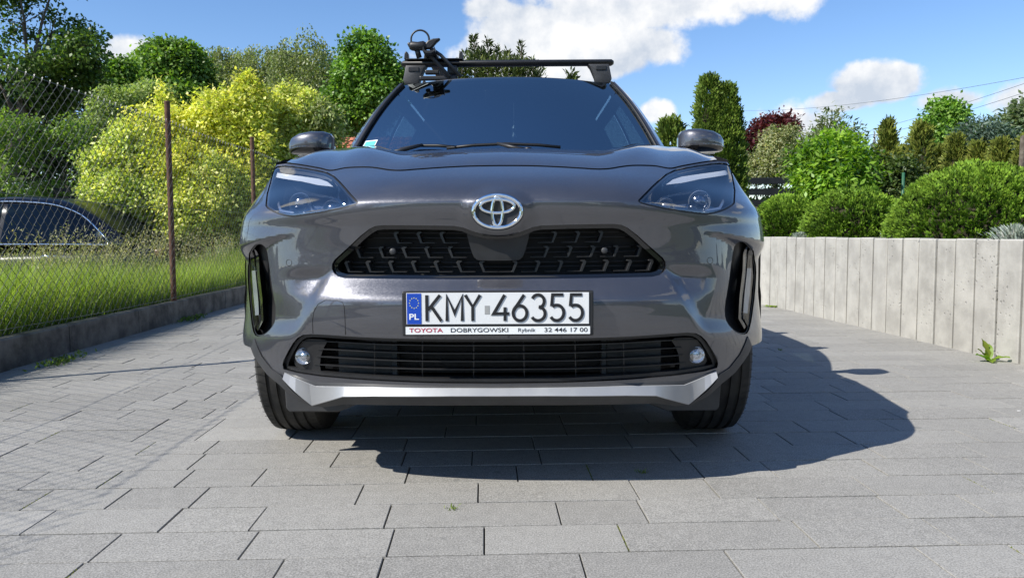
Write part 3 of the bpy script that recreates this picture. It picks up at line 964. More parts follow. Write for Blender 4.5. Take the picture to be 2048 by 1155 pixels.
def glyph(ch, x0, z0, w, h, hw, yb):
    lay = []
    for st_ in GL[ch]:
        pts = [(x0 + p[0] * w / .56, z0 + p[1] * h) for p in st_]
        lay.append(pts)
    mb2 = MB()
    for pts in lay:
        L, Rr = ribbon(pts, hw + .0019); n = len(L)
        mb2.add([p + Vector((0, yb - .0004, 0)) for p in L] + [p + Vector((0, yb - .0004, 0)) for p in Rr], [[i, i + 1, n + i + 1, n + i] for i in range(n - 1)])
        mb = MB()
    up_ = MB()
    for k, pts in enumerate(lay):
        L, Rr = ribbon(pts, hw); n = len(L)
        dd = yb - .0018 - .0002 * k
        up_.add([p + Vector((0, dd, 0)) for p in L] + [p + Vector((0, dd, 0)) for p in Rr], [[i, i + 1, n + i + 1, n + i] for i in range(n - 1)])
        up_.add([p + Vector((0, dd, 0)) for p in L] + [p + Vector((0, dd + .0016, 0)) for p in L], [[i, i + 1, n + i + 1, n + i] for i in range(n - 1)])
        up_.add([p + Vector((0, dd, 0)) for p in Rr] + [p + Vector((0, dd + .0016, 0)) for p in Rr], [[i, i + 1, n + i + 1, n + i] for i in range(n - 1)])
    g = up_.build('plate_character', 'plate_ink', plate)
    mb2.build('character_edge', 'plate_white', g)
    return g
yb = plate_y - .0083
for ch, x0, w in (('K', -.197, .040), ('M', -.141, .041), ('Y', -.090, .043), ('4', -.011, .043), ('6', .043, .041), ('3', .094, .041), ('5', .147, .041), ('5', .199, .041)):
    glyph(ch, x0, sheet_z - .034, w, .072, .0043, yb)
MB().box((-.029, yb - .0002, sheet_z - .004), (.014, .0008, .024)).build('hologram_sticker', 'hologram', plate, bevel=.0003)
# ---- hood
shut = np.array(SHUT)                                    # x<0 side, (x, z)
sy = front(shut[:, 0], shut[:, 1])[:, 1]
XE0 = -shut[-1, 0]
def hood_pt(xi, v):
    """xi in -1..1 across, v 0..1 front to rear"""
    xi = np.asarray(xi, float); v = np.asarray(v, float); a = np.abs(xi)
    x0 = a * XE0
    zf = np.interp(x0, -shut[:, 0], shut[:, 1]) + .0030; yf = np.interp(x0, -shut[:, 0], sy) + .003
    yr = 1.065 + .125 * sstep(a, .58, .80) - .03 * a * a
    zr = 1.096 + .030 * sstep(a, .58, .78) - .012 * sstep(a, .85, 1.0) + .004 * (1 - a)
    xe = hermite([0, .3, .55, .8, 1], [XE0, .762, .778, .772, .752], v)
    y = yf + (yr - yf) * v
    slope0 = .44 - .10 * a; slope1 = .10
    t = v; L = (yr - yf)
    z = (2 * t**3 - 3 * t**2 + 1) * zf + (t**3 - 2 * t**2 + t) * L * slope0 + (-2 * t**3 + 3 * t**2) * zr + (t**3 - t**2) * L * slope1
    z = z + .020 * np.clip(1 - np.sqrt((a - (.57 + .15 * v)) ** 2 + .0002) / .17, 0, 1) * sstep(v, 0, .45) * (1 - .35 * v)      # ridge
    z = z - .020 * sstep(a, .86, 1.0) ** 2 * np.sin(PI * np.clip(v, 0, 1)) ** .7
    return np.stack([np.sign(xi) * a * xe, y, z], axis=1)
nx, nv = 121, 60
xi = np.linspace(-1, 1, nx); vv = np.linspace(0, 1, nv)
A, B = np.meshgrid(xi, vv); A = A.ravel(); B = B.ravel()
HP = hood_pt(A, B)
def grid_faces(nx, nv): return [(j * nx + i, j * nx + i + 1, (j + 1) * nx + i + 1, (j + 1) * nx + i) for j in range(nv - 1) for i in range(nx - 1)]
hv = HP.tolist(); hf = grid_faces(nx, nv)
hood = mesh_obj('hood', hv, hf, 'car_paint', car, True)
MB().tube([(p[0], p[1] + .006, p[2] - .001) for p in HP[-nx:]], .0045, 5).build('hood_rear_gap', 'gasket', hood)  # black tube added to stand for the shade in the rear hood gap
gk = [(p[0], p[1] + .006, p[2] - .012) for p in HP[:nx]]
mesh_obj('hood_fold', [tuple(p) for p in HP[:nx]] + [(p[0], p[1] + .012, p[2] - .016) for p in HP[:nx]], [(nx + i, nx + i + 1, i + 1, i) for i in range(nx - 1)], 'gasket', hood)  # hood edge coloured black so the front gap reads as shade
MB().tube(gk, .007, 5).build('hood_seal', 'gasket', hood)

# ---- sides: fender, doors, quarter panel in one skin per panel, wheel openings cut out
AX_F, AX_R, WR, AR = .835, 3.395, .334, .372
def side_x(y, z):
    w = Wd(np.clip(z, .2, 1.13))
    taper = .045 * sstep(y, 3.3, 4.15) ** 1.5
    groove = .018 * np.exp(-((z - .50) / .10) ** 2) * sstep(y, 1.15, 1.5) * (1 - sstep(y, 2.8, 3.1))
    return w - taper - groove
def arch_pts(cy, r, a0, a1, n=22): return [(cy + r * math.cos(R(a0 + (a1 - a0) * i / n)), .334 + r * math.sin(R(a0 + (a1 - a0) * i / n))) for i in range(n + 1)]
hedge = hood_pt(np.full(24, 1.0), np.linspace(0, 1, 24))
top_y = np.r_[hedge[:, 1], 1.30, 2.0, 3.0, 3.7, 4.05]; top_z = np.r_[hedge[:, 2] - .003, 1.095, 1.075, 1.085, 1.10, 1.06]
def topz(y): return float(np.interp(y, top_y, top_z))
ygrid, zgrid = np.meshgrid(np.linspace(.475, 4.15, 130), np.linspace(.2, 1.12, 34))
SG = np.stack([ygrid.ravel(), zgrid.ravel()], axis=1)
def side_panel(name, poly, mat, dx=0.0, parent=car):
    out = []
    for sd in (-1, 1):
        V, T = cdt_patch(densify(poly, .03), [], SG, .008)
        x = side_x(V[:, 0], V[:, 1]) + dx
        h = .004
        gy = (side_x(V[:, 0] + h, V[:, 1]) - side_x(V[:, 0] - h, V[:, 1])) / (2 * h); gz = (side_x(V[:, 0], V[:, 1] + h) - side_x(V[:, 0], V[:, 1] - h)) / (2 * h)
        N = np.stack([np.ones_like(gy) * sd, -gy, -gz], axis=1); N /= np.linalg.norm(N, axis=1)[:, None]
        P = np.stack([sd * x, V[:, 0], V[:, 1]], axis=1)
        F = T.tolist() if sd > 0 else T[:, ::-1].tolist()
        o = mesh_obj(name, P.tolist(), F, mat, parent, normals=N.tolist())
        out.append(o)
    return out
ff = [(.476, .372)] + [(.476, .9)] + [(max(.478, float(y)), float(z)) for y, z in zip(hedge[:, 1], hedge[:, 2] - .003) if y > .50] + [(1.28, 1.09), (1.30, .24), (1.215, .24)] + arch_pts(AX_F, AR, 0, 173)
ff[0] = (.476, arch_pts(AX_F, AR, 0, 173)[-1][1])
side_panel('front_fender', ff, 'car_paint')
fd = [(1.305, .34), (1.285, 1.09), (2.0, topz(2.0)), (2.36, topz(2.36)), (2.36, .34)]
dF = side_panel('front_door', fd, 'car_paint')
rd = [(2.366, .34), (2.366, topz(2.4)), (3.2, topz(3.2)), (3.25, .80)] + [p for p in arch_pts(AX_R, AR, 110, 178, 10)] + [(3.02, .34)]
dR = side_panel('rear_door', rd, 'car_paint')
qp = [(3.206, topz(3.2)), (4.05, 1.06), (4.15, .9), (4.16, .30), (3.78, .30)] + arch_pts(AX_R, AR, 0, 109, 16) + [(3.257, .80)]
side_panel('quarter_panel', qp, 'car_paint')
side_panel('sill_cladding', [(1.22, .2), (1.215, .34), (3.02, .335), (3.01, .2)], 'black_plastic', .004)
for cy in (AX_F, AX_R):
    a0, a1 = (-8, 172) if cy == AX_F else (-6, 186)
    ring = arch_pts(cy, AR - .002, a0, a1) + arch_pts(cy, AR + .052, a1 - 6, a0)[0:]
    ring = [(max(.478, p[0]), max(.21, p[1])) for p in ring]
    side_panel('arch_cladding', ring, 'black_plastic', .006)
for o in dF + dR:
    sd = 1 if o.data.vertices[0].co.x > 0 else -1
    yh = 2.2 if o.name.startswith('front') else 3.05
    MB().box((sd * .895, yh, .90), (.03, .19, .028)).build('door_handle', 'car_paint', o, True, bevel=.012)

# ---- windscreen, pillars, roof and greenhouse
def ws_pt(u, v):
    """u -1..1, v 0 bottom .. 1 top"""
    u = np.asarray(u, float); v = np.asarray(v, float); a = np.abs(u)
    hw = .720 + (.548 - .720) * v - .012 * np.sin(PI * v) * 0
    y0 = 1.27 + .175 * a ** 2.2; y1 = 1.815 + .115 * a ** 2.2
    z0 = 1.128 - .012 * a ** 2; z1 = 1.551 - .016 * a ** 2
    y = y0 + (y1 - y0) * v; z = z0 + (z1 - z0) * v + .030 * np.sin(PI * v) ** 1.0
    return np.stack([u * hw, y, z], axis=1)
nu, nw = 41, 24
U, Vv = np.meshgrid(np.linspace(-1, 1, nu), np.linspace(0, 1, nw)); WP = ws_pt(U.ravel(), Vv.ravel())
wind = mesh_obj('windscreen', WP.tolist(), grid_faces(nu, nw), 'windscreen_glass', car, True)
# black printed border inside the glass
def ws_strip(name, u0, u1, v0, v1, mat, off=.006, n=24, m=2, parent=None):
    U, Vv = np.meshgrid(np.linspace(u0, u1, n), np.linspace(v0, v1, max(m, 2))); P = ws_pt(U.ravel(), Vv.ravel()); P[:, 1] += off; P[:, 2] -= off * .6
    return mesh_obj(name, P.tolist(), grid_faces(n, max(m, 2)), mat, parent or wind, True)
for a in ((-1, 1, 0, .06, 30, 3), (-1, 1, .955, 1, 30, 3), (-1, -.955, .0, 1, 3, 20), (.955, 1, .0, 1, 3, 20), (-.16, .16, .86, .955, 8, 4)):
    ws_strip('glass_border', *a[:4], 'gloss_black', n=a[4], m=a[5])
stk = ws_strip('windscreen_sticker', -.955, -.865, .055, .16, 'strip_white', -.0012, 3, 3)
ws_strip('sticker_print', -.948, -.872, .07, .148, 'sticker_teal', -.0024, 3, 3, stk)
# cowl and wipers
cw = []
uu = np.linspace(-1, 1, 41); rear = hood_pt(uu, np.ones(41)); wb = ws_pt(uu, np.full(41, .02))
cv = []
for k in range(5):
    t = k / 4; p = rear * (1 - t) + wb * t; p[:, 2] -= .022 * math.sin(PI * min(1, t * 1.0)) + (.012 if k == 0 else 0); p[:, 2] -= .004
    cv += p.tolist()
cowl = mesh_obj('cowl', cv, grid_faces(41, 5), 'grey_plastic', car, True)
def wiper(p0, p1, p2):
    w = MB().tube([p0, p1], [.011, .007], 8).build('wiper', 'black_plastic', car, True)
    MB().tube(p2, .007, 6).build('wiper_blade', 'gasket', w, True)
    MB().lathe([(0, .017), (.018, .016), (.022, .008)], 'z', 16, Vector(p0) + Vector((0, 0, -.006))).build('wiper_pivot', 'black_plastic', w, True)
def wsv(u, v, off=-.014):
    p = ws_pt([u], [v])[0]; return Vector((p[0], p[1] + off, p[2] + abs(off) * .6))
wiper(Vector((.10, 1.215, 1.118)), wsv(-.05, .034, -.018), [wsv(-.36, .006), wsv(-.2, .026), wsv(0, .036), wsv(.2, .026), wsv(.34, .008)])
wiper(Vector((-.52, 1.245, 1.110)), wsv(-.52, .04, -.02), [wsv(-.66, .02), wsv(-.55, .045), wsv(-.42, .035), wsv(-.30, .012)])
# A-pillars
for sd in (-1, 1):
    vs_ = np.linspace(-.03, 1, 16); mb = MB(); vv_ = []
    for v in vs_:
        p = ws_pt([sd * 1.0], [v])[0]
        wd = .030 + .012 * (1 - v)
        q = [(p[0] - sd * .010, p[1] - .006, p[2] + .004), (p[0] + sd * .012, p[1] + .004, p[2] + .014), (p[0] + sd * wd, p[1] + .045, p[2] + .010), (p[0] + sd * (wd + .010), p[1] + .10, p[2] - .02), (p[0] - sd * .02, p[1] + .06, p[2] - .03)]
        vv_ += q
    mb.add(vv_, [[5 * i + a, 5 * i + (a + 1) % 5, 5 * i + 5 + (a + 1) % 5, 5 * i + 5 + a] for i in range(15) for a in range(5)] + [[0, 1, 2, 3, 4], [75, 76, 77, 78, 79]])
    mb.build('windscreen_pillar', 'car_paint', car, True, auto=R(40))
    mb = MB(); seal = [ws_pt([sd * .992], [v])[0] for v in np.linspace(0, 1, 14)]
    mb.tube([(p[0], p[1] - .007, p[2] + .006) for p in seal], .008, 6).build('glass_seal', 'gasket', car, True)
# roof
ry = np.array([1.815, 2.0, 2.4, 2.9, 3.4, 3.75]); rz_ = np.array([1.553, 1.566, 1.578, 1.575, 1.556, 1.525]); rw = np.array([.552, .562, .575, .575, .565, .54])
NR = 30
def roof_pt(u, y):
    a = np.abs(u); z = hermite(ry, rz_, y, cr_slopes) - .016 * a ** 2 - .030 * a ** 8
    return np.stack([u * hermite(ry, rw, y, cr_slopes), y + .115 * a ** 2.2 * (1 - sstep(y, 1.815, 2.2)), z], axis=1)
U, Yv = np.meshgrid(np.linspace(-1, 1, 41), np.linspace(1.817, 3.75, NR)); RP = roof_pt(U.ravel(), Yv.ravel())
rv = RP.tolist(); rf = grid_faces(41, NR); k0 = len(rv)
rv += [(p[0], p[1] + .006, p[2] - .03) for p in RP[:41]]; rf += [(k0 + i, k0 + i + 1, i + 1, i) for i in range(40)]
roof = mesh_obj('roof', rv, rf, 'car_paint', car, True)
# side glass
def gh(sd, y, t):
    """greenhouse side: t 0 belt .. 1 roof"""
    yy = np.clip(y, 1.82, 3.75)
    rp = roof_pt(np.array([sd * 1.0]), np.array([yy]))[0]; z0 = topz(y) - .005
    x0 = sd * (float(side_x(np.array([y]), np.array([z0]))[0]) - .012)
    zt = rp[2] - .015
    x = x0 + (rp[0] * 1.02 - x0) * t + sd * .03 * math.sin(PI * t)
    return (x, y, z0 + (zt - z0) * t)
def gh_patch(name, corners, mat, parent=car, n=10, out=0.0):
    """corners: (y,t) for bottom front, bottom rear, top rear, top front"""
    for sd in (-1, 1):
        vs_ = []
        for j in range(n + 1):
            for i in range(n + 1):
                a, bb = i / n, j / n
                f0 = [corners[0][k] * (1 - a) + corners[1][k] * a for k in (0, 1)]; f1 = [corners[3][k] * (1 - a) + corners[2][k] * a for k in (0, 1)]
                y, t = (f0[k] * (1 - bb) + f1[k] * bb for k in (0, 1))
                p = gh(sd, y, t); vs_.append((p[0] + sd * out, p[1], p[2]))
        fs_ = grid_faces(n + 1, n + 1)
        mesh_obj(name, vs_, fs_ if sd > 0 else [f[::-1] for f in fs_], mat, parent, True)
gh_patch('side_window', [(1.66, .03), (2.36, .03), (2.40, .90), (2.06, .90)], 'side_glass')
gh_patch('side_window', [(2.46, .03), (3.10, .03), (3.02, .88), (2.48, .90)], 'side_glass')
gh_patch('door_pillar', [(2.36, .0), (2.46, .0), (2.48, 1), (2.40, 1)], 'gloss_black', out=.002)
gh_patch('rear_pillar', [(3.10, .0), (4.02, .0), (3.74, 1), (3.0, 1)], 'car_paint')
gh_patch('roof_side_rail', [(1.95, .88), (3.05, .86), (3.74, 1.02), (1.83, 1.02)], 'car_paint', out=.004)
gh_patch('window_trim', [(1.30, -.03), (3.12, -.03), (3.10, .05), (1.60, .05)], 'black_plastic', out=.004)
# rails on the roof edge
for sd in (-1, 1):
    pts = [roof_pt(np.array([sd * .955]), np.array([y]))[0] for y in np.linspace(1.93, 3.5, 14)]
    hgt = [.0] + [.03] * 12 + [.0]
    MB().tube([(p[0], p[1], p[2] + h_ + .006) for p, h_ in zip(pts, hgt)], .013, 8).build('roof_rail', 'grey_plastic', car, True)
# tail
tv = []
tail = [(1.525, 3.75, .54), (1.35, 3.92, .60), (1.1, 4.06, .70), (.95, 4.14, .76), (.6, 4.18, .80), (.35, 4.16, .80), (.25, 4.08, .78)]
for z, y, w in tail:
    for u in np.linspace(-1, 1, 17): tv.append((u * w, y - .10 * abs(u) ** 3, z))
mesh_obj('tailgate', tv, grid_faces(17, 7), 'car_paint', car, True)
MB().box((0, 3.85, 1.40), (.9, .01, .24), Matrix.Rotation(R(-34), 3, 'X')).build('rear_window', 'side_glass', car)
for sd in (-1, 1): MB().box((sd * .66, 4.06, .98), (.25, .12, .10)).build('tail_lamp', 'red_ink', car, bevel=.03)
# inside: floor tray, dashboard, seats, added dark blocks against stray light
MB().box((0, 2.1, .235), (1.46, 3.3, .07)).build('floor_pan', 'underbody', car)
MB().box((0, .80, .62), (1.10, .95, .62)).build('engine_light_block', 'underbody', car)  # dark block added to keep light out of the hollow body
MB().box((0, 1.62, .98), (1.38, .52, .20)).build('dashboard', 'seat_cloth', car, bevel=.05)
for sx_ in (-.36, .36):
    st_ = MB().box((sx_, 2.42, .78), (.50, .16, .62), Matrix.Rotation(R(-14), 3, 'X')).build('seat', 'seat_cloth', car, bevel=.05)
    MB().box((sx_, 2.54, 1.20), (.26, .11, .18), Matrix.Rotation(R(-10), 3, 'X')).build('headrest', 'seat_cloth', st_, bevel=.04)
MB().box((0, 3.2, .80), (1.3, .18, .62)).build('rear_seat', 'seat_cloth', car, bevel=.05)
MB().prism([(-.80, 3.10, .5), (.80, 3.10, .5), (.77, 3.10, 1.08), (.575, 3.10, 1.53), (-.575, 3.10, 1.53), (-.77, 3.10, 1.08)], (0, .03, 0)).build('cabin_light_block', 'seat_cloth', car)  # added panel, blocks light showing through gaps behind the cabin
sw = []
for i in range(33):
    t = 2 * PI * i / 32; sw.append(Vector((.36 + .185 * math.cos(t), 1.93 + .08 * math.sin(t), 1.03 + .165 * math.sin(t))))
MB().tube(sw, .015, 8, cap=False).build('steering_wheel', 'black_plastic', car, True)
mir = MB().box((0, 1.80, 1.455), (.23, .025, .065)).build('rear_view_mirror', 'black_plastic', car, bevel=.01)
# glass charm hanging from the mirror
MB().tube([(.035, 1.79, 1.42), (.035, 1.79, 1.30)], .0015, 4).build('charm_thread', 'strip_white', mir)
MB().lathe([(-.05, .001), (-.02, .012), (.0, .006), (.02, .011), (.04, .001)], 'z', 8, (.035, 1.79, 1.27)).build('glass_charm', 'lamp_reflector', mir)

# ---- wheels
def wheel(sd, cy, first=[None]):
    if first[0] is None:
        w = bpy.data.objects.new('wheel', None); C.objects.link(w)
        hw = .1025
        prof = [(-hw + .012, .235), (-hw - .004, .262), (-hw - .006, .285), (-hw + .002, .310), (-hw + .014, .3255)]
        for g in (-.055, -.019, .019, .055):
            prof += [(g - .0065, .3325 - abs(g) * .05), (g - .0055, .325 - abs(g) * .05), (g + .0055, .325 - abs(g) * .05), (g + .0065, .3325 - abs(g) * .05)]
        prof += [(hw - .014, .3255), (hw - .002, .310), (hw + .006, .285), (hw + .004, .262), (hw - .012, .235)]
        ty_ = MB().lathe(prof, 'x', 96).build('tyre', 'rubber', w, True, auto=R(35))
        # sipes across the shoulders
        sp = MB()
        for i in range(72):
            t = 2 * PI * i / 72
            for s_ in (-1, 1):
                a = Vector((s_ * .066, math.cos(t) * .3325, math.sin(t) * .3325)); bb = Vector((s_ * .099, math.cos(t + .02) * .321, math.sin(t + .02) * .321))
                tang = Vector((0, -math.sin(t), math.cos(t))) * .0016; o = Vector((0, math.cos(t), math.sin(t))) * .0012
                sp.add([a - tang + o, a + tang + o, bb + tang + o, bb - tang + o], [[0, 1, 2, 3]])
        s_o = sp.build('tread_sipe', 'gasket', ty_); s_o['kind'] = 'stuff'
        rim = MB().lathe([(-.095, .232), (-.10, .225), (-.085, .205), (.06, .20), (.095, .232)], 'x', 48)
        rim = rim.build('rim', 'alloy', w, True)
        sp2 = MB()
        for i in range(10):
            t = 2 * PI * i / 10 + (.13 if i % 2 else -.13); d = Vector((0, math.cos(t), math.sin(t))); e = Vector((0, -math.sin(t), math.cos(t)))
            sp2.add([d * .04 - e * .02 + Vector((-.07, 0, 0)), d * .04 + e * .02 + Vector((-.07, 0, 0)), d * .215 + e * .013 + Vector((-.088, 0, 0)), d * .215 - e * .013 + Vector((-.088, 0, 0)),
                     d * .04 - e * .02 + Vector((-.03, 0, 0)), d * .04 + e * .02 + Vector((-.03, 0, 0)), d * .215 + e * .013 + Vector((-.05, 0, 0)), d * .215 - e * .013 + Vector((-.05, 0, 0))],
                    [(0, 1, 2, 3), (4, 7, 6, 5), (0, 4, 5, 1), (1, 5, 6, 2), (2, 6, 7, 3), (3, 7, 4, 0)])
        sp2.lathe([(-.08, .001), (-.08, .04), (-.06, .055), (-.02, .055)], 'x', 24)
        sp2.build('spoke', 'alloy', rim)
        MB().lathe([(.0, .001), (.0, .14), (.012, .14), (.012, .001)], 'x', 32).build('brake_disc', 'grey_metal', rim)
        first[0] = w; w2 = w
    else:
        w2 = first[0].copy(); C.objects.link(w2)
        for ch in first[0].children:
            c = ch.copy(); C.objects.link(c); c.parent = w2
            for g in ch.children:
                d = g.copy(); C.objects.link(d); d.parent = c
    w2.parent = car
    w2.location = (sd * .775, cy, .334)
    if sd > 0: w2.rotation_euler = (0, 0, PI)
    return w2
# the tyres are flattened a little where they stand: the hub sits 1.5 mm low
for sd, cy in ((-1, AX_F), (1, AX_F), (-1, AX_R), (1, AX_R)):
    w = wheel(sd, cy); w.location.z = .3325
# wheel-arch liners and the splash guards in front of the tyres
for cy in (AX_F, AX_R):
    for sd in (-1, 1):
        mb = MB(); pts = []
        for xx in (.60, .84):
            for i in range(19):
                t = R(-8 + (178 if cy < 1 else 196) * i / 18); pts.append((sd * xx, cy + .366 * math.cos(t), .334 + .366 * math.sin(t)))
        mb.add(pts, [[i, i + 1, 19 + i + 1, 19 + i] for i in range(18)] + [list(range(19))])
        mb.build('arch_liner', 'underbody', car, True)
for sd in (-1, 1):
    sg = [(.742, .30), (.735, .172), (.725, .160), (.56, .157), (.50, .18), (.46, .24), (.46, .34), (.70, .36)]
    MB().prism([(sd * x, .43 - (x - .45) * .05, z) for x, z in sg], (0, .012, 0)).build('splash_guard', 'grey_plastic', car, bevel=.004)
MB().box((0, .46, .245), (1.05, .40, .02)).build('engine_undertray', 'underbody', car)

# ---- door mirrors
def door_mirror(sd):
    # stations across the mirror: x offset outwards, centre y/z, half depth, half height
    st_ = [(.790, 1.420, 1.168, .030, .034), (.800, 1.412, 1.170, .055, .050), (.825, 1.402, 1.172, .080, .055), (.88, 1.400, 1.173, .086, .055), (.935, 1.408, 1.170, .080, .049), (.972, 1.420, 1.163, .068, .040), (.992, 1.435, 1.157, .048, .028), (1.0, 1.445, 1.154, .02, .012)]
    mb = MB(); n = 24; vs_ = []
    for (x, y, z, hd, hh) in st_:
        for j in range(n):
            t = 2 * PI * j / n; c, s_ = math.cos(t), math.sin(t)
            cc = math.copysign(abs(c) ** .6, c); ss_ = math.copysign(abs(s_) ** .6, s_)
            zz = z + hh * ss_ * (1.0 if ss_ > 0 else .92)
            vs_.append((sd * x, y + hd * cc * (1.0 if cc < 0 else .8), zz))
    m_ = len(st_)
    mb.add(vs_, [[i * n + j, i * n + (j + 1) % n, (i + 1) * n + (j + 1) % n, (i + 1) * n + j] for i in range(m_ - 1) for j in range(n)] + [list(range(n)), list(range((m_ - 1) * n, m_ * n))])
    # split by height: cap above, black shell below
    cap = mb.build('door_mirror', 'car_paint', car, True)
    me = cap.data; me.materials.append(M['gloss_black'])
    for p in me.polygons:
        if p.center.z < 1.148: p.material_index = 1
    MB().box((sd * .795, 1.43, 1.115), (.12, .07, .045), Matrix.Rotation(R(-sd * 20), 3, 'Y')).build('mirror_stalk', 'black_plastic', cap, True, bevel=.015)
    MB().box((sd * .892, 1.472, 1.168), (.16, .006, .085)).build('mirror_glass', 'chrome', cap, bevel=.002)
    pts = [(sd * x, y - hd * .93, z - hh * .30) for (x, y, z, hd, hh) in st_[3:7]]
    MB().tube(pts, .005, 6).build('mirror_indicator', 'lens', cap, True)
for sd in (-1, 1): door_mirror(sd)

# ------------------------------------------------------------------ roof bars and bicycle carrier
def rack_obj(name, y, label):
    r = empty(name, CAR_LOC, -CAR_PSI)
    zb = 1.664
    tag(r, label, 'roof bar', 'roof bars on the crossover')
    x0 = .565
    mb = MB(); n = 16; prof = []
    vs_ = []
    for x in (-x0 + .0, -x0 + .012, x0 - .012, x0):
        k = .55 if abs(x) >= x0 - 1e-6 else 1.0
        for j in range(n):
            t = 2 * PI * j / n; vs_.append((x, y + .036 * k * math.cos(t), zb + .0165 * k * math.sin(t)))
    mb.add(vs_, [[i * n + j, i * n + (j + 1) % n, (i + 1) * n + (j + 1) % n, (i + 1) * n + j] for i in range(3) for j in range(n)] + [list(range(n)), list(range(3 * n, 4 * n))])
    mb.build('bar', 'black_plastic', r, True)
    for sd in (-1, 1):
        rail = roof_pt(np.array([sd * .955]), np.array([y]))[0]
        zr_ = float(rail[2]) + .02
        xr = abs(float(rail[0])) - .012
        out = [(xr - .10, zb - .012), (xr - .085, zb - .030), (xr - .062, zr_ + .03), (xr - .055, zr_ - .006), (xr + .018, zr_ + .0), (xr + .028, zr_ + .022), (xr + .012, zb - .012)]
        ft = MB().prism([(sd * a, y - .035, b_) for a, b_ in out], (0, .07, 0)).build('foot', 'grey_plastic', r, True, bevel=.006, auto=R(40))
        MB().box((sd * (xr - .03), y - .0365, zb - .034), (.055, .006, .022)).build('foot_cover', 'black_plastic', ft, bevel=.002)
    return r
rack_obj('roof_bar', 2.02, 'black roof bar over the top edge of the windscreen, with two clamp feet')
rack_obj('roof_bar', 2.78, 'black roof bar farther back on the roof, behind the bicycle carrier arm')

bc = empty('bicycle_carrier', CAR_LOC, -CAR_PSI)
tag(bc, 'black upright bicycle carrier with a looped wheel strap clamped on the roof bars', 'bike carrier')
zb = 1.664
def tray():
    x0 = -.40
    prof = [(-.030, .022), (-.032, .0), (-.012, -.010), (.012, -.010), (.032, .0), (.030, .022), (.026, .022), (.024, .004), (-.024, .004), (-.026, .022)]
    mb = MB(); vs_ = []
    for y in (1.86, 3.10):
        vs_ += [(x0 + a, y, zb + .031 + b_) for a, b_ in prof]
    n = len(prof)
    mb.add(vs_, [[j, (j + 1) % n, n + (j + 1) % n, n + j] for j in range(n)] + [list(range(n)), list(range(n, 2 * n))])
    mb.build('wheel_tray', 'black_plastic', bc, bevel=.001, seg=1)
tray()
for y in (2.02, 2.78):
    MB().box((-.385, y, zb - .006), (.25, .085, .012)).build('clamp_plate', 'black_plastic', bc, bevel=.003) if False else None
    MB().box((-.385, y - .002, zb + .019), (.30, .075, .006)).build('clamp_plate', 'black_plastic', bc, bevel=.002)
    for xx in (-.535, -.43, -.245):
        MB().prism([(xx - .012, y - .03, zb + .02), (xx + .012, y - .03, zb + .02), (xx + .009, y - .03, zb + .055), (xx - .002, y - .03, zb + .062), (xx - .009, y - .03, zb + .05)], (0, .05, 0)).build('clamp_knob', 'black_plastic', bc, bevel=.003)
MB().box((-.29, 2.00, zb - .04), (.055, .05, .05)).build('clamp_block', 'black_plastic', bc, bevel=.01)
# two arm bars lying over the bar, carrying the frame clamp
for dx in (0, .058):
    MB().tube([(-.446 + dx * .7, 1.93, zb + .066), (-.405 + dx, 1.95, zb + .03), (-.300 + dx, 1.93, zb - .085)], .0095, 10).build('arm_bar', 'grey_plastic', bc, True)
MB().box((-.36, 1.955, zb - .088), (.20, .03, .022)).build('arm_foot', 'black_plastic', bc, bevel=.006)
MB().box((-.395, 1.965, zb - .055), (.075, .03, .022)).build('arm_foot', 'black_plastic', bc, bevel=.006)
# frame clamp head
hd = MB()
hd.lathe([(-.045, .002), (-.043, .016), (-.03, .024), (.0, .021), (.03, .026), (.044, .018), (.046, .002)], 'x', 16, (-.465, 1.93, zb + 0.073))
hd.build('clamp_head', 'black_plastic', bc, True)
MB().prism([(-.43, 1.915, zb + 0.057), (-.395, 1.915, zb + 0.058), (-.368, 1.915, zb + 0.088), (-.345, 1.915, zb + 0.108), (-.352, 1.915, zb + 0.111), (-.385, 1.915, zb + 0.108), (-.412, 1.915, zb + 0.098), (-.43, 1.915, zb + 0.077)], (0, .035, 0)).build('clamp_jaw', 'black_plastic', bc, bevel=.006)
MB().prism([(-.52, 1.915, zb + 0.090), (-.43, 1.915, zb + 0.093), (-.425, 1.915, zb + 0.082), (-.45, 1.915, zb + 0.053), (-.49, 1.915, zb + 0.050), (-.515, 1.915, zb + 0.070)], (0, .04, 0)).build('clamp_jaw', 'black_plastic', bc, bevel=.008)
MB().tube([(-.47, 1.935, zb + 0.057), (-.46, 1.95, zb + 0.017)], .014, 10).build('clamp_screw', 'black_plastic', bc, True)
lp = [(-.500, 1.935, zb + .075)] + [(-.453 + .047 * math.cos(R(a)), 1.935, zb + .108 + .047 * math.sin(R(a))) for a in range(185, -15, -10)] + [(-.408, 1.935, zb + .085)]
lv = MB(); 
lv.tube(lp, .0052, 6).build('wheel_strap', 'black_plastic', bc, True)
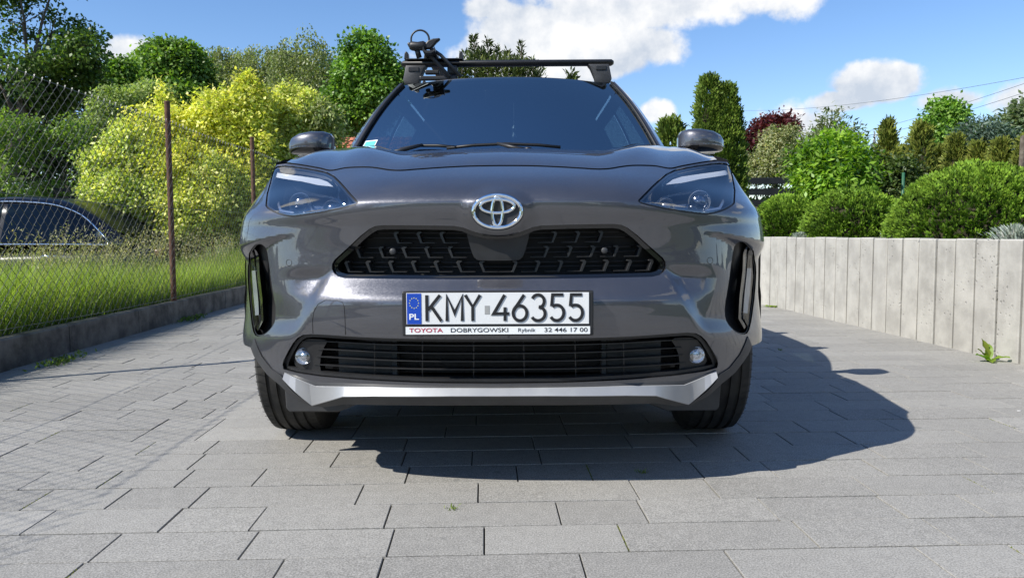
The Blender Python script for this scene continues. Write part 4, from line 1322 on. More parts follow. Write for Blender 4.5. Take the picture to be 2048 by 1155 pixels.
# ------------------------------------------------------------------ ground, driveway, kerb, wall
TH = R(2.0)                                               # the paving runs slightly off the camera axis
E1 = Vector((math.cos(TH), math.sin(TH), 0)); E2 = Vector((-math.sin(TH), math.cos(TH), 0))
ground = mesh_obj('ground', [(-900, -900, -.32), (900, -900, -.32), (900, 1500, -.32), (-900, 1500, -.32)], [(0, 1, 2, 3)], 'lawn')
tag(ground, kind='structure')
KX0, KX1 = -2.86, -3.02                                   # kerb face at Y=4 and Y=9
def kerb_x(y): return KX0 + (KX1 - KX0) * (y - 4) / 5
WA, WB = Vector((2.905, 4.37)), Vector((2.665, 8.2))     # wall foot line
def wall_x(y): return WA.x + (WB.x - WA.x) * (y - WA.y) / (WB.y - WA.y)
Y_NEAR, Y_FAR = -4.0, 13.0
dv = MB()
ys = np.linspace(Y_NEAR, Y_FAR, 18)
dv.add([(kerb_x(y) - .03, y, z) for y in ys for z in (-.0065,)] + [(wall_x(y) + .03, y, -.0065) for y in ys], [[i, 18 + i, 18 + i + 1, i + 1] for i in range(17)])
drive = dv.build('driveway', 'joint_sand'); tag(drive, kind='structure')
ROWD, GAP = .178, .0042
prng = random.Random(11)
def block_mesh(L):
    d = ROWD - GAP * 1.4; l = L - GAP; c = .0012; h = .06
    t = [(-l / 2 + c, -d / 2 + c, 0), (l / 2 - c, -d / 2 + c, 0), (l / 2 - c, d / 2 - c, 0), (-l / 2 + c, d / 2 - c, 0)]
    e = [(-l / 2, -d / 2, -c), (l / 2, -d / 2, -c), (l / 2, d / 2, -c), (-l / 2, d / 2, -c)]
    g = [(x, y, -h) for x, y, _ in e]
    return t + e + g, [(0, 1, 2, 3)] + [(4 + i, 4 + (i + 1) % 4, (i + 1) % 4, i) for i in range(4)] + [(8 + i, 8 + (i + 1) % 4, 4 + (i + 1) % 4, 4 + i) for i in range(4)]
LENS = (.232, .348, .464)
PICK = (.232, .232, .348, .348, .464)
BM = {}
for L in LENS:
    me = bpy.data.meshes.new('paving_block'); v, f = block_mesh(L); me.from_pydata(v, [], f); me.materials.append(M['paver'])
    BM[L] = me
blocks = []
n_rows = int((Y_FAR - Y_NEAR) / ROWD)
for r_ in range(n_rows):
    v0 = Y_NEAR + r_ * ROWD
    u = -3.6 - prng.random() * .4; last = None
    while u < 3.6:
        L = prng.choice(PICK)
        if L == last and prng.random() < .5: L = prng.choice(PICK)
        last = L
        cx = u + L / 2
        p = E1 * cx + E2 * v0
        u += L
        if p.x - L / 2 < kerb_x(p.y) or p.x + L / 2 > wall_x(p.y): 
            if p.x + L / 2 < kerb_x(p.y) + .02 or p.x - L / 2 > wall_x(p.y) - .02: continue
            if p.x < kerb_x(p.y) - .26 or p.x > wall_x(p.y) + .26: continue
        q = to_pix(p)
        area = 0.0
        if q and p.y > 1.0 and -60 < q[0] < 2108 and q[1] < 1200:
            under = abs(p.x + .03) < .80 and 2.75 < p.y < 6.5
            hid = p.y > 2.9 and 480 < q[0] < 1520
            if not under and not hid: area = L * ROWD / p.y ** 3
        blocks.append((area, p, L))
blocks.sort(key=lambda b_: -b_[0])
mossy = []
rest_v, rest_f, rest_t = [], [], []
rotm = Matrix.Rotation(TH, 3, 'Z')
for i, (area, p, L) in enumerate(blocks):
    dz = prng.uniform(-.0012, .0012); tw = prng.uniform(-.003, .003); rx = prng.uniform(-.003, .003)
    if i < 300 and area > 0:
        o = bpy.data.objects.new('paving_block', BM[L]); C.objects.link(o); o.parent = drive
        o.location = (p.x, p.y, dz); o.rotation_euler = (rx, -rx * .5, TH + tw)
        if i < 120 and prng.random() < .10: mossy.append((p, L))
    else:
        v, f = block_mesh(L); k = len(rest_v)
        rest_v += [tuple(rotm @ Vector(a) + Vector((p.x, p.y, dz))) for a in v]; rest_f += [[k + j for j in g] for g in f]
        rest_t += [prng.random()] * len(v)
rest = mesh_obj('paving_blocks', rest_v, rest_f, 'paver', drive)
rest['kind'] = 'stuff'
at = rest.data.attributes.new('tint', 'FLOAT', 'POINT'); at.data.foreach_set('value', rest_t)
# moss in a few cross joints
mm = MB()
for p, L in mossy:
    c = p + E1 * (L / 2)
    for k in range(26):
        t = prng.uniform(-.5, .5) * ROWD * .85; q = c + E2 * t + E1 * prng.uniform(-.003, .003)
        r = prng.uniform(.002, .0045)
        mm.add([(q.x - r, q.y - r, -.0064), (q.x + r, q.y - r, -.0064), (q.x + r, q.y + r, -.0064), (q.x - r, q.y + r, -.0064), (q.x, q.y, prng.uniform(-.001, .003))], [[0, 1, 4], [1, 2, 4], [2, 3, 4], [3, 0, 4]])
ms = mm.build('joint_moss', 'moss', drive); ms['kind'] = 'stuff'
# small fallen bits on the paving
for k, (px, py) in enumerate(((2038, 822),)):
    q = on_ground(px, py)
    pet = MB().prism([(q.x + .009 * math.cos(a) * (1 + .3 * math.sin(3 * a)), q.y + .006 * math.sin(a), .0022) for a in np.linspace(0, 2 * PI, 9)[:-1]], (0, 0, .0012)).build('fallen_petal', 'white_plastic')
    tag(pet, 'tiny white petal lying flat on the sunlit paving', 'petal')

# kerb on the left: separate kerb stones in a row
kerb = empty('kerb_edging', (kerb_x(4), 4, 0)); tag(kerb, 'low weathered concrete kerb edging along the foot of the wire fence', 'kerb')
y = Y_NEAR
while y < 15:
    L = 1.0; y1 = y + L - .006
    h = .185 + prng.uniform(-.004, .004); jx = prng.uniform(-.003, .003)
    vs_ = []
    for yy in (y, y1):
        x = kerb_x(yy) + jx - KX0
        for (dx, z) in ((0, -.06), (0, h - .012), (-.012, h), (-.075, h), (-.08, h - .006), (-.08, -.06)): vs_.append((x + dx, yy - 4, z))
    MB().add(vs_, [[j, (j + 1) % 6, 6 + (j + 1) % 6, 6 + j] for j in range(6)] + [list(range(6)), list(range(6, 12))]).build('kerb_stone', 'kerb_concrete', kerb)
    y += L
# grass bank behind the kerb falling to the neighbouring yard
bank = MB(); ys2 = np.linspace(Y_NEAR, 16, 41); prof = [(-.078, .165), (-.5, .16), (-1.0, .05), (-1.9, -.16), (-2.6, -.24), (-3.2, -.33)]
pv = []
for yy in ys2:
    for dx, z in prof: pv.append((kerb_x(yy) + dx, yy, z + .015 * math.sin(yy * 3.1 + dx * 5)))
bank.add(pv, [[i * 6 + j, i * 6 + j + 1, (i + 1) * 6 + j + 1, (i + 1) * 6 + j] for i in range(40) for j in range(5)])
bank = bank.build('grass_bank', 'soil', None, True); tag(bank, kind='structure')
yard = mesh_obj('neighbour_yard', [(-30, 4, -.30), (-5.0, 4, -.30), (-5.0, 17, -.30), (-30, 17, -.30)], [(0, 1, 2, 3)], 'gravel_ground'); tag(yard, kind='structure')

# retaining wall of upright concrete palisade stones
WT = .712
wall = empty('retaining_wall', (wall_x(4.37), 4.37, 0)); tag(wall, 'pale retaining wall of upright concrete palisade stones below the clipped shrubs', 'wall')
wdir = Vector((WB.x - WA.x, WB.y - WA.y, 0)).normalized(); wout = Vector((-wdir.y, wdir.x, 0))
def stone(c, d, o, w, name='palisade_stone'):
    tw = prng.uniform(-.004, .004); off = prng.uniform(-.0015, .0015); hh = WT + prng.uniform(-.004, .004); lean = prng.uniform(-.004, .004)
    d2 = (d + o * tw).normalized(); o2 = Vector((-d2.y, d2.x, 0)) if o.dot(Vector((-d2.y, d2.x, 0))) > 0 else Vector((d2.y, -d2.x, 0))
    hw = w / 2 - .0095; ch = .006
    prof = [(-hw, -.11), (-hw, -ch), (-hw + ch, 0), (hw - ch, 0), (hw, -ch), (hw, -.11)]
    vs_ = []
    for z, k in ((-.08, 0), (hh - .008, lean), (hh, lean - .006)):
        for a, b_ in prof: vs_.append(c + d2 * a * (1 if k >= -.0045 and z < hh else .985) + o2 * (b_ + off + k) + Vector((0, 0, z)) - wall.location)
    n = 6
    MB().add(vs_, [[i * n + j, i * n + (j + 1) % n, (i + 1) * n + (j + 1) % n, (i + 1) * n + j] for i in range(2) for j in range(n)] + [list(range(n)), list(range(2 * n, 3 * n))]).build(name, 'wall_concrete', wall)
t = -2.8
while t < 3.62:
    w = prng.choice((.196, .2, .204, .2)); c = Vector((WA.x, WA.y, 0)) + wdir * (t + w / 2); stone(c, wdir, wout, w); t += w
# the wall bends round to the left behind the car
c0 = Vector((WA.x, WA.y, 0)) + wdir * t; ang = math.atan2(wdir.y, wdir.x)
track = []
for k in range(30):
    ang += R(9) if k < 9 else 0
    d = Vector((math.cos(ang), math.sin(ang), 0)); o = Vector((-d.y, d.x, 0)); stone(c0 + d * .1, d, o, .2); c0 = c0 + d * .2; track.append((c0.x - o.x * .10, c0.y - o.y * .10))
# raised bed behind the wall
bed = MB()
bl = [(wall_x(y) + .10, y) for y in (-1.5, 2, 4.37, 6.5, 8.0)] + track + [(track[-1][0], 60), (40, 60), (40, -1.5)]
bed.prism([(x, y, .66) for x, y in bl], (0, 0, -1.0))
bed = bed.build('raised_garden', 'lawn'); tag(bed, kind='structure')

# ------------------------------------------------------------------ wire fence
fence = empty('wire_fence', (kerb_x(4) - .04, 4, .18)); tag(fence, 'rusty diamond mesh wire fence on dark red posts along the kerb', 'fence')
FO = fence.location
post_y = [-2.2, .45, 3.9, 6.78, 9.2, 11.7, 14.2]
def fx(y): return kerb_x(y) - .040
for k, y in enumerate(post_y):
    lean = prng.uniform(-.008, .008); tp = 1.905 + prng.uniform(-.01, .01)
    mb = MB().tube([Vector((fx(y), y, .10)) - FO, Vector((fx(y) + lean, y + lean, 1.0)) - FO, Vector((fx(y) + lean * 1.5, y + lean * 2, tp)) - FO], .024, 12)
    pst = mb.build('post', 'rust', fence, True, auto=R(40))
    MB().lathe([(0, .0245), (.012, .0255), (.02, .02), (.024, .001)], 'z', 12, Vector((fx(y) + lean * 1.5, y + lean * 2, tp)) - FO).build('post_cap', 'rust', pst)
PIT = .083; ZB, ZT = .20, 1.755
nseg = int((ZT - ZB) / (PIT / 2))
def mesh_section(y0, y1):
    nw = int((y1 - y0) / (PIT / 2)); P = []; Fc = []
    v = []; f = []
    r = .0018 if y0 < 6 else .0013
    for w in range(nw):
        yb_ = y0 + w * PIT / 2
        for s_ in range(nseg + 1):
            z = ZB + s_ * PIT / 2
            side_ = (s_ + w) % 2
            yy = yb_ + (PIT / 2 if side_ else 0)
            sag = .02 * math.sin((yy - y0) / max(.01, (y1 - y0)) * PI)
            dx = (.0022 if side_ else -.0022) + .012 * math.sin(yy * 1.7 + z * 2.2)
            c = Vector((fx(yy) + dx + .022, yy, z - sag * (z - ZB) / (ZT - ZB))) - FO
            k = len(v)
            v += [(c.x + r, c.y, c.z), (c.x - r * .5, c.y + r * .87, c.z), (c.x - r * .5, c.y - r * .87, c.z)]
            if s_: f += [(k - 3 + j, k - 3 + (j + 1) % 3, k + (j + 1) % 3, k + j) for j in range(3)]
        # twisted ends sticking up
        c = Vector(v[-3]); k = len(v)
        e = c + Vector((0, .012, .026))
        v += [tuple(e), (e.x - .003, e.y, e.z), (e.x, e.y + .003, e.z)]
        f += [(k - 3 + j, k - 3 + (j + 1) % 3, k + (j + 1) % 3, k + j) for j in range(3)]
    o = mesh_obj('wire_mesh', v, f, 'wire', fence)
    o['kind'] = 'stuff'
for a, b_ in zip(post_y[1:-1], post_y[2:]): mesh_section(a, b_)
for z in (.225, 1.0, 1.73):
    MB().tube([Vector((fx(y) + .024 + .006 * math.sin(y * 5), y, z - .012 * math.sin(y * 1.3))) - FO for y in np.linspace(1.3, 14.2, 50)], .0021, 5).build('tension_wire', 'wire', fence)
# ------------------------------------------------------------------ foliage tools
def unit(v): return v / (np.linalg.norm(v, axis=-1, keepdims=True) + 1e-9)
def noise3(P, freq, seed=0):
    g = np.random.default_rng(1000 + seed); r = np.zeros(len(P)); amp = 1.0; tot = 0
    for o in range(3):
        for _ in range(4):
            k = unit(g.normal(size=3)) * freq * (2 ** o) * g.uniform(.7, 1.4); r += amp * np.sin(P @ k + g.uniform(0, 6.28)); tot += amp * .5
        amp *= .55
    return r / tot
def leaves_obj(name, P, D, Nn, L, Wl, col, mat, parent=None, bend=.12):
    """one kite-shaped leaf per point"""
    n = len(P); D = unit(D); S = unit(np.cross(D, Nn)); Nn = np.cross(S, D)
    L = np.broadcast_to(L, n)[:, None]; Wl = np.broadcast_to(Wl, n)[:, None]
    V = np.empty((n, 4, 3)); V[:, 0] = P; V[:, 2] = P + D * L - Nn * L * bend
    V[:, 1] = P + D * L * .45 + S * Wl * .5; V[:, 3] = P + D * L * .45 - S * Wl * .5
    me = bpy.data.meshes.new(name)
    me.vertices.add(4 * n); me.vertices.foreach_set('co', V.astype(np.float32).ravel())
    me.loops.add(4 * n); me.loops.foreach_set('vertex_index', np.arange(4 * n, dtype=np.int32))
    me.polygons.add(n); me.polygons.foreach_set('loop_start', np.arange(0, 4 * n, 4, dtype=np.int32)); me.polygons.foreach_set('loop_total', np.full(n, 4, np.int32))
    me.update(calc_edges=True)
    a = me.attributes.new('tint', 'FLOAT_COLOR', 'POINT')
    c4 = np.ones((n, 4, 4), np.float32); c4[:, :, :3] = np.clip(col, 0, 1)[:, None, :]
    a.data.foreach_set('color', c4.ravel())
    me.materials.append(M[mat])
    o = link(bpy.data.objects.new(name, me), parent); o['kind'] = 'stuff'
    return o
def colors(n, c0, c1, k, jit=.12, g=None):
    g = g or rng
    k = np.clip(k, 0, 1)[:, None]; c = np.array(c0) * (1 - k) + np.array(c1) * k
    return c * (1 + g.normal(0, jit, (n, 1))) * (1 + g.normal(0, jit * .35, (n, 3)))
def shell(blobs, n, g, inner=.25):
    """points in the outer shell of a set of ellipsoids (cx,cy,cz,rx,ry,rz)"""
    Bb = np.array(blobs, float); w = (Bb[:, 3] * Bb[:, 4] + Bb[:, 4] * Bb[:, 5] + Bb[:, 3] * Bb[:, 5]); w /= w.sum()
    idx = g.choice(len(Bb), n, p=w); d = unit(g.normal(size=(n, 3)))
    r = 1 - np.abs(g.normal(0, inner, n)); r = np.clip(r, .12, 1)
    P = Bb[idx, :3] + d * Bb[idx, 3:] * r[:, None]
    # drop what lies deep inside another blob
    deep = np.zeros(n, bool)
    for b_ in Bb:
        q = np.linalg.norm((P - b_[:3]) / b_[3:], axis=1); deep |= q < .55
    return P[~deep], d[~deep], idx[~deep]
def trunk_limbs(root, base, blobs, r0, mat, g, top=.75, name='trunk', local=None):
    Bb = np.array(blobs); zt = Bb[:, 2].max(); b0 = Vector(base); mb = MB()
    hgt = (zt - b0.z) * top; p = []; lean = Vector((g.normal(0, .03), g.normal(0, .03), 0)) * hgt
    cen = Vector((Bb[:, 0].mean(), Bb[:, 1].mean(), 0)); n = 6
    for i in range(n + 1):
        t = i / n; q = b0.lerp(Vector((cen.x, cen.y, b0.z + hgt)), t); q.z = b0.z + hgt * t
        q += lean * math.sin(t * 3) * .5 + Vector((g.normal(0, .01), g.normal(0, .01), 0)) * hgt * (.5 if 0 < i else 0)
        p.append(q)
    mb.tube([q - b0 for q in p], [r0 * (1.25 if i == 0 else 1) * (1 - .75 * i / n) for i in range(n + 1)], 8)
    tr = mb.build(name, mat, root, True)
    lim = MB()
    for b_ in Bb:
        t = min(.9, max(.2, (b_[2] - b0.z - b_[5] * .6) / max(.1, hgt))); i = int(t * n); s_ = p[min(i, n)]
        e = Vector(b_[:3]); m_ = s_.lerp(e, .5) + Vector((g.normal(0, .06), g.normal(0, .06), .04)) * (e - s_).length
        rr = r0 * (1 - .75 * t) * .55
        lim.tube([s_ - b0, m_ - b0, e - b0], [rr, rr * .6, rr * .2], 6)
        for _ in range(4):
            d = Vector(unit(g.normal(size=3))); e2 = e + Vector((d.x * b_[3], d.y * b_[4], d.z * b_[5])) * .8
            lim.tube([m_.lerp(e, .6) - b0, e2 - b0], [rr * .35, rr * .08], 4)
    lim.build('limb', mat, tr, True)
    return tr
def broad_tree(name, base, blobs, n, L, c0, c1, label, cat='tree', seed=0, trunk_r=.15, mat='bark', gap=-.15, gfreq=1.6, droop=.3, wl=.62, leafm='leaf', group=None, inner=.25, top=.75, up=.5, rough=.22, per=18, cl=None):
    g = np.random.default_rng(seed + 50); base = Vector(base)
    root = empty(name, base); tag(root, label, cat, group)
    per = max(6, int(per)); nc = max(8, int(n / per))
    P, d, idx = shell(blobs, int(nc * 1.25), g, inner)
    bl_ = np.array(blobs); P = bl_[idx, :3] + (P - bl_[idx, :3]) * .93
    rb = np.array(blobs)[idx, 3:].mean(axis=1)
    P = P + d * (rb * rough * (noise3(P, gfreq * 2.0, seed + 4) + .6 * noise3(P, gfreq * 5, seed + 6)))[:, None]
    k = noise3(P, gfreq, seed) > gap + g.normal(0, .12, len(P)); P, d = P[k], d[k]
    cl = cl or L * 1.05
    tone = np.repeat(g.normal(0, .24, len(P)), per)
    P = np.repeat(P, per, axis=0); d = np.repeat(d, per, axis=0)
    off = g.normal(0, cl, P.shape) * np.array([1, 1, .75]); P = P + off
    d = unit(d * .6 + unit(off) * .7)
    m = len(P)
    D = d * .7 + g.normal(0, .6, (m, 3)); D[:, 2] -= droop
    Nn = d * .6 + g.normal(0, .55, (m, 3)); Nn[:, 2] += up
    Lr = L * g.uniform(.65, 1.25, m)
    kk = .5 + .25 * noise3(P, gfreq * 2.2, seed + 9) + g.normal(0, .15, m) + tone
    o = leaves_obj('crown', P - np.array(base), D, Nn, Lr, Lr * wl, colors(m, c0, c1, kk, .13, g), leafm, root)
    trunk_limbs(root, base, blobs, trunk_r, mat, g, top)
    return root
def rblobs(c, R3, n, r0, r1, g, flat=1.0, shellw=.75):
    out = []
    for _ in range(n):
        d = unit(g.normal(size=3)); r = g.uniform(r0, r1); k = g.uniform(.35, 1.0) ** .6 * shellw
        out.append((c[0] + d[0] * R3[0] * k, c[1] + d[1] * R3[1] * k, c[2] + d[2] * R3[2] * k, r, r, r * flat))
    return out
def lump(name, c, R3, mat, parent, base, seed, amp=.12, nu=22, nv=14):  # dark core added to block light through the foliage
    """uneven dark core added inside a dense shrub"""
    g = np.random.default_rng(seed); vs_ = []
    for j in range(nv + 1):
        ph = PI * j / nv
        for i in range(nu):
            th = 2 * PI * i / nu; d = np.array([math.cos(th) * math.sin(ph), math.sin(th) * math.sin(ph), math.cos(ph)])
            k = 1 + amp * noise3(d[None] * 3, 1.6, seed)[0]
            vs_.append(tuple(np.array(c) + d * np.array(R3) * k - np.array(base)))
    fs_ = [[j * nu + i, j * nu + (i + 1) % nu, (j + 1) * nu + (i + 1) % nu, (j + 1) * nu + i] for j in range(nv) for i in range(nu)]
    return MB().add(vs_, fs_).build(name, mat, parent, True)
def spray_points(surf, n, g):
    return surf(n, g)
def conifer_column(name, base, h, r, n, c0, c1, label, group=None, seed=0, L=.075, tips=1, cat='conifer', taper=.55, wl=.42):
    """columnar thuja: upright flat sprays over a narrow body"""
    g = np.random.default_rng(seed + 300); base = Vector(base)
    root = empty(name, base); tag(root, label, cat, group)
    per = 12; N_ = n; n = n // per; h = h - L * 1.3
    t = g.uniform(0, 1, n) ** .9; th = g.uniform(0, 2 * PI, n)
    prof = np.minimum(1, np.sqrt(np.clip(1 - ((t - .28) / .74) ** 2, 0, 1))) * (1 - (1 - taper) * np.clip(t - .35, 0, 1) / .65)
    lob = 1 + .12 * np.sin(th * 3 + seed) + .12 * np.sin(th * 5 + t * 7 + seed * 2)
    dd = np.stack([np.cos(th), np.sin(th), np.zeros(n)], axis=1)
    rad = r * prof * lob * (1 - np.abs(g.normal(0, .10, n)))
    ax = np.zeros((n, 3))
    if tips > 1:
        k = g.integers(0, tips, n); off = (np.arange(tips) - (tips - 1) / 2) * r * .95; sc = np.linspace(1, .95, tips)
        ax[:, 0] = off[k] * .8; rad = rad * .78; t = t * sc[k]
    P0 = ax + dd * rad[:, None]; P0[:, 2] = t * h
    nz = noise3(P0 * np.array([1, 1, .6]), 9, seed); P0 += dd * (nz * .035)[:, None]
    axis = dd * .5 + g.normal(0, .22, (n, 3)); axis[:, 2] += 1.0; axis = unit(axis)
    pn = unit(np.cross(axis, dd) + g.normal(0, .7, (n, 3))); pn = unit(pn - axis * np.sum(pn * axis, axis=1, keepdims=True)); sd_ = np.cross(axis, pn)
    F = L * 2.4 * g.uniform(.7, 1.35, n); u = g.uniform(0, 1, (n, per)); s2 = g.uniform(-1, 1, (n, per))
    P = (P0 - axis * F[:, None] * .4)[:, None, :] + axis[:, None, :] * (F[:, None] * u)[:, :, None] + sd_[:, None, :] * (F[:, None] * .36 * s2 * (.3 + .7 * u))[:, :, None]
    D = axis[:, None, :] + sd_[:, None, :] * (s2 * .6)[:, :, None] + g.normal(0, .12, (n, per, 3)); Nn = np.repeat(pn[:, None, :], per, axis=1) + g.normal(0, .3, (n, per, 3))
    P = P.reshape(-1, 3); D = D.reshape(-1, 3); Nn = Nn.reshape(-1, 3); n = len(P)
    kk = np.repeat(.48 + .25 * nz + g.normal(0, .17, len(nz)), per) + .2 * (u.ravel() - .4) + g.normal(0, .1, n)
    Lr = L * g.uniform(.6, 1.3, n)
    leaves_obj('crown', P, D, Nn, Lr, Lr * wl, colors(n, c0, c1, kk, .12, g), 'needle', root)
    if tips > 1:
        for i in range(tips): lump('dark_core', (base.x + off[i] * .8, base.y, base.z + h * .42 * sc[i]), (r * .56, r * .6, h * .45 * sc[i]), 'twigs_and_core', root, base, seed + i, .06)
    else: lump('dark_core', (base.x, base.y, base.z + h * .40), (r * .72, r * .72, h * .44), 'twigs_and_core', root, base, seed, .06)
    MB().tube([(0, 0, -.05), (0, 0, h * .5)], [r * .16, r * .06], 8).build('trunk', 'bark', root, True)
    return root
def globe_shrub(name, base, rx, ry, rz, n, c0, c1, label, seed=0, L=.06, group=None, up=.03):
    """clipped dome of flat upright sprays"""
    g = np.random.default_rng(seed + 500); base = Vector(base); root = empty(name, base); tag(root, label, 'shrub', group)
    per = 16; nf = n // per
    d = unit(g.normal(size=(nf, 3))); d[:, 2] = np.where(g.random(nf) < .25, -.35 * np.abs(d[:, 2]), np.abs(d[:, 2])); d = unit(d)
    R3 = np.array([rx, ry, rz]); p0 = d * R3
    nz = noise3(p0, 9, seed); nz2 = noise3(p0, 26, seed + 3)
    k = 1 - np.abs(g.normal(0, .02, nf)) + .03 * nz + .04 * nz2
    out = unit(d / R3)
    axis = out * .8 + g.normal(0, .22, (nf, 3)); axis[:, 2] += .55; axis = unit(axis)
    pn = unit(np.cross(axis, out) + g.normal(0, .8, (nf, 3))); pn = unit(pn - axis * np.sum(pn * axis, axis=1, keepdims=True)); sd_ = np.cross(axis, pn)
    F = L * 2.2 * g.uniform(.7, 1.25, nf)                                   # fan length
    u = g.uniform(0, 1, (nf, per)); s2 = g.uniform(-1, 1, (nf, per))
    base_p = (p0 * k[:, None]) - axis * F[:, None] * .55
    P = base_p[:, None, :] + axis[:, None, :] * (F[:, None] * u)[:, :, None] + sd_[:, None, :] * (F[:, None] * .42 * s2 * (.25 + .75 * u))[:, :, None] + pn[:, None, :] * (F[:, None] * .04 * g.normal(0, 1, (nf, per)))[:, :, None]
    D = axis[:, None, :] + sd_[:, None, :] * (s2 * .75)[:, :, None] + g.normal(0, .12, (nf, per, 3))
    Nn = np.repeat(pn[:, None, :], per, axis=1) + g.normal(0, .25, (nf, per, 3))
    P = P.reshape(-1, 3); D = D.reshape(-1, 3); Nn = Nn.reshape(-1, 3); P[:, 2] += up; m = len(P)
    kk = np.repeat(.36 + .12 * nz + .2 * np.clip(d[:, 2] - .2, 0, 1) + g.normal(0, .15, nf), per) + .5 * (u.ravel() - .4) + g.normal(0, .10, m)  # lighter tint on dome tops puts the sunlit look into leaf colour
    Lr = L * g.uniform(.55, 1.25, m)
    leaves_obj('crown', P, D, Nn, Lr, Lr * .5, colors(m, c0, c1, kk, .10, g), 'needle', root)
    lump('dark_core', (base.x, base.y, base.z + up), (rx * .90, ry * .90, rz * .90), 'twigs_and_core', root, base, seed, .05, 30, 18)
    MB().tube([(0, 0, -.05), (0, 0, rz * .5)], [.05, .03], 8).build('trunk', 'bark', root, True)
    return root
def weeping_tree(name, base, h, spread, n_str, c0, c1, label, seed, L=.10, group=None, droop=1.0, slen=(.8, 2.0)):
    """birch: hanging strings of small leaves"""
    g = np.random.default_rng(seed + 700); base = Vector(base); root = empty(name, base); tag(root, label, 'tree', group)
    t = g.uniform(.0, 1, n_str) ** .75; th = g.uniform(0, 2 * PI, n_str)
    rad = spread * np.sqrt(np.clip(1 - ((t - .45) / .58) ** 2, 0, 1)) * g.uniform(.25, 1, n_str) ** .6 * (1 + .22 * np.sin(th * 3 + seed) + .15 * np.sin(th * 5 + t * 9))
    S = np.stack([np.cos(th) * rad, np.sin(th) * rad, h * (.22 + .78 * t)], axis=1)
    S[:, 2] -= rad * .12
    kz = noise3(S, 1.1, seed) > -.55; S = S[kz]; th = th[kz]
    per = 26; ln = g.uniform(*slen, len(S)) * droop
    s_ = np.tile(np.linspace(0, 1, per), (len(S), 1))
    P = S[:, None, :] + np.stack([np.cos(th)[:, None] * s_ * ln[:, None] * .22, np.sin(th)[:, None] * s_ * ln[:, None] * .22, -s_ ** 1.3 * ln[:, None]], axis=2)
    P = P.reshape(-1, 3); P += g.normal(0, .055, P.shape)
    m = len(P); D = g.normal(0, .6, (m, 3)); D[:, 2] -= .9; Nn = g.normal(0, 1, (m, 3))
    kk = .5 + .3 * noise3(P, 1.5, seed + 5) + g.normal(0, .18, m); Lr = L * g.uniform(.7, 1.3, m)
    leaves_obj('crown', P, D, Nn, Lr, Lr * .7, colors(m, c0, c1, kk, .14, g), 'leaf', root)
    mb = MB().tube([(0, 0, -.3), (.1, 0, h * .35), (-.05, .1, h * .7), (.05, 0, h * .84)], [.17, .13, .07, .02], 8); tr = mb.build('trunk', 'birch_bark', root, True)
    lim = MB()
    for i in g.choice(len(S), min(46, len(S)), replace=False):
        z0 = max(h * .2, S[i, 2] - abs(rad.mean()) * .7); lim.tube([(0, 0, z0), (S[i, 0] * .55, S[i, 1] * .55, (z0 + S[i, 2]) / 2 + .2), tuple(S[i])], [.04, .022, .006], 5)
    lim.build('limb', 'bark', tr, True)
    return root

# ------------------------------------------------------------------ left of the drive
def px_blob(px, py, rpx, rpy, Y, ry=None):
    p = at_depth(px, py, Y); rx = rpx * Y / F_PX; rz = rpy * Y / F_PX
    return (p.x, p.y, p.z, rx, ry or rx, rz)
GZ0 = -.31
YEL0, YEL1 = (.26, .31, .04), (.95, .88, .22)
def golden(blobs, n, label, seed, c0=YEL0, c1=YEL1, L=.062):
    b_ = np.array(blobs); base = (b_[:, 0].mean(), b_[:, 1].mean(), GZ0)
    return broad_tree('golden_shrub', base, blobs, int(n * 2.5), L, c0, c1, label, 'shrub', seed, .05, gap=-.42, gfreq=2.6, droop=.25, wl=.6, group=None, inner=.3, top=.5, up=.7, rough=.42)
golden([px_blob(500, 215, 42, 60, 11.6), px_blob(440, 260, 75, 60, 11.4), px_blob(350, 255, 70, 55, 11.2), px_blob(395, 330, 80, 60, 11.0), px_blob(500, 300, 60, 50, 11.3), px_blob(330, 215, 25, 30, 11.4), px_blob(492, 170, 16, 34, 11.6), px_blob(322, 190, 12, 26, 11.4), px_blob(405, 205, 22, 26, 11.5), px_blob(450, 205, 18, 22, 11.5)], 17000, 'tall golden yellow shrub with a pointed crown behind the rusty fence post', 1)
golden([px_blob(590, 250, 48, 62, 12.2), px_blob(620, 290, 40, 55, 12.2), px_blob(560, 320, 48, 55, 12.0), px_blob(640, 250, 24, 26, 12.3), px_blob(655, 290, 30, 30, 12.4), px_blob(575, 195, 20, 30, 12.2), px_blob(610, 205, 16, 24, 12.2), px_blob(540, 225, 22, 26, 12.1)], 11000, 'golden shrub with pale tips beside the orange tiled roof', 2, (.26, .32, .07), (.94, .90, .32))
golden([px_blob(215, 330, 55, 50, 10.9), px_blob(265, 300, 55, 45, 11.0), px_blob(250, 395, 75, 55, 10.8), px_blob(310, 400, 60, 55, 10.8), px_blob(200, 380, 30, 35, 10.7)], 13000, 'low yellow green shrub leaning over the dark sedan', 3, (.22, .30, .06), (.88, .87, .30))
golden([px_blob(395, 430, 60, 55, 10.6), px_blob(450, 400, 60, 70, 10.8), px_blob(500, 420, 50, 70, 11.0), px_blob(540, 400, 40, 70, 11.4)], 13000, 'spreading yellow green shrub low behind the second fence post', 4, (.22, .28, .05), (.92, .88, .28))
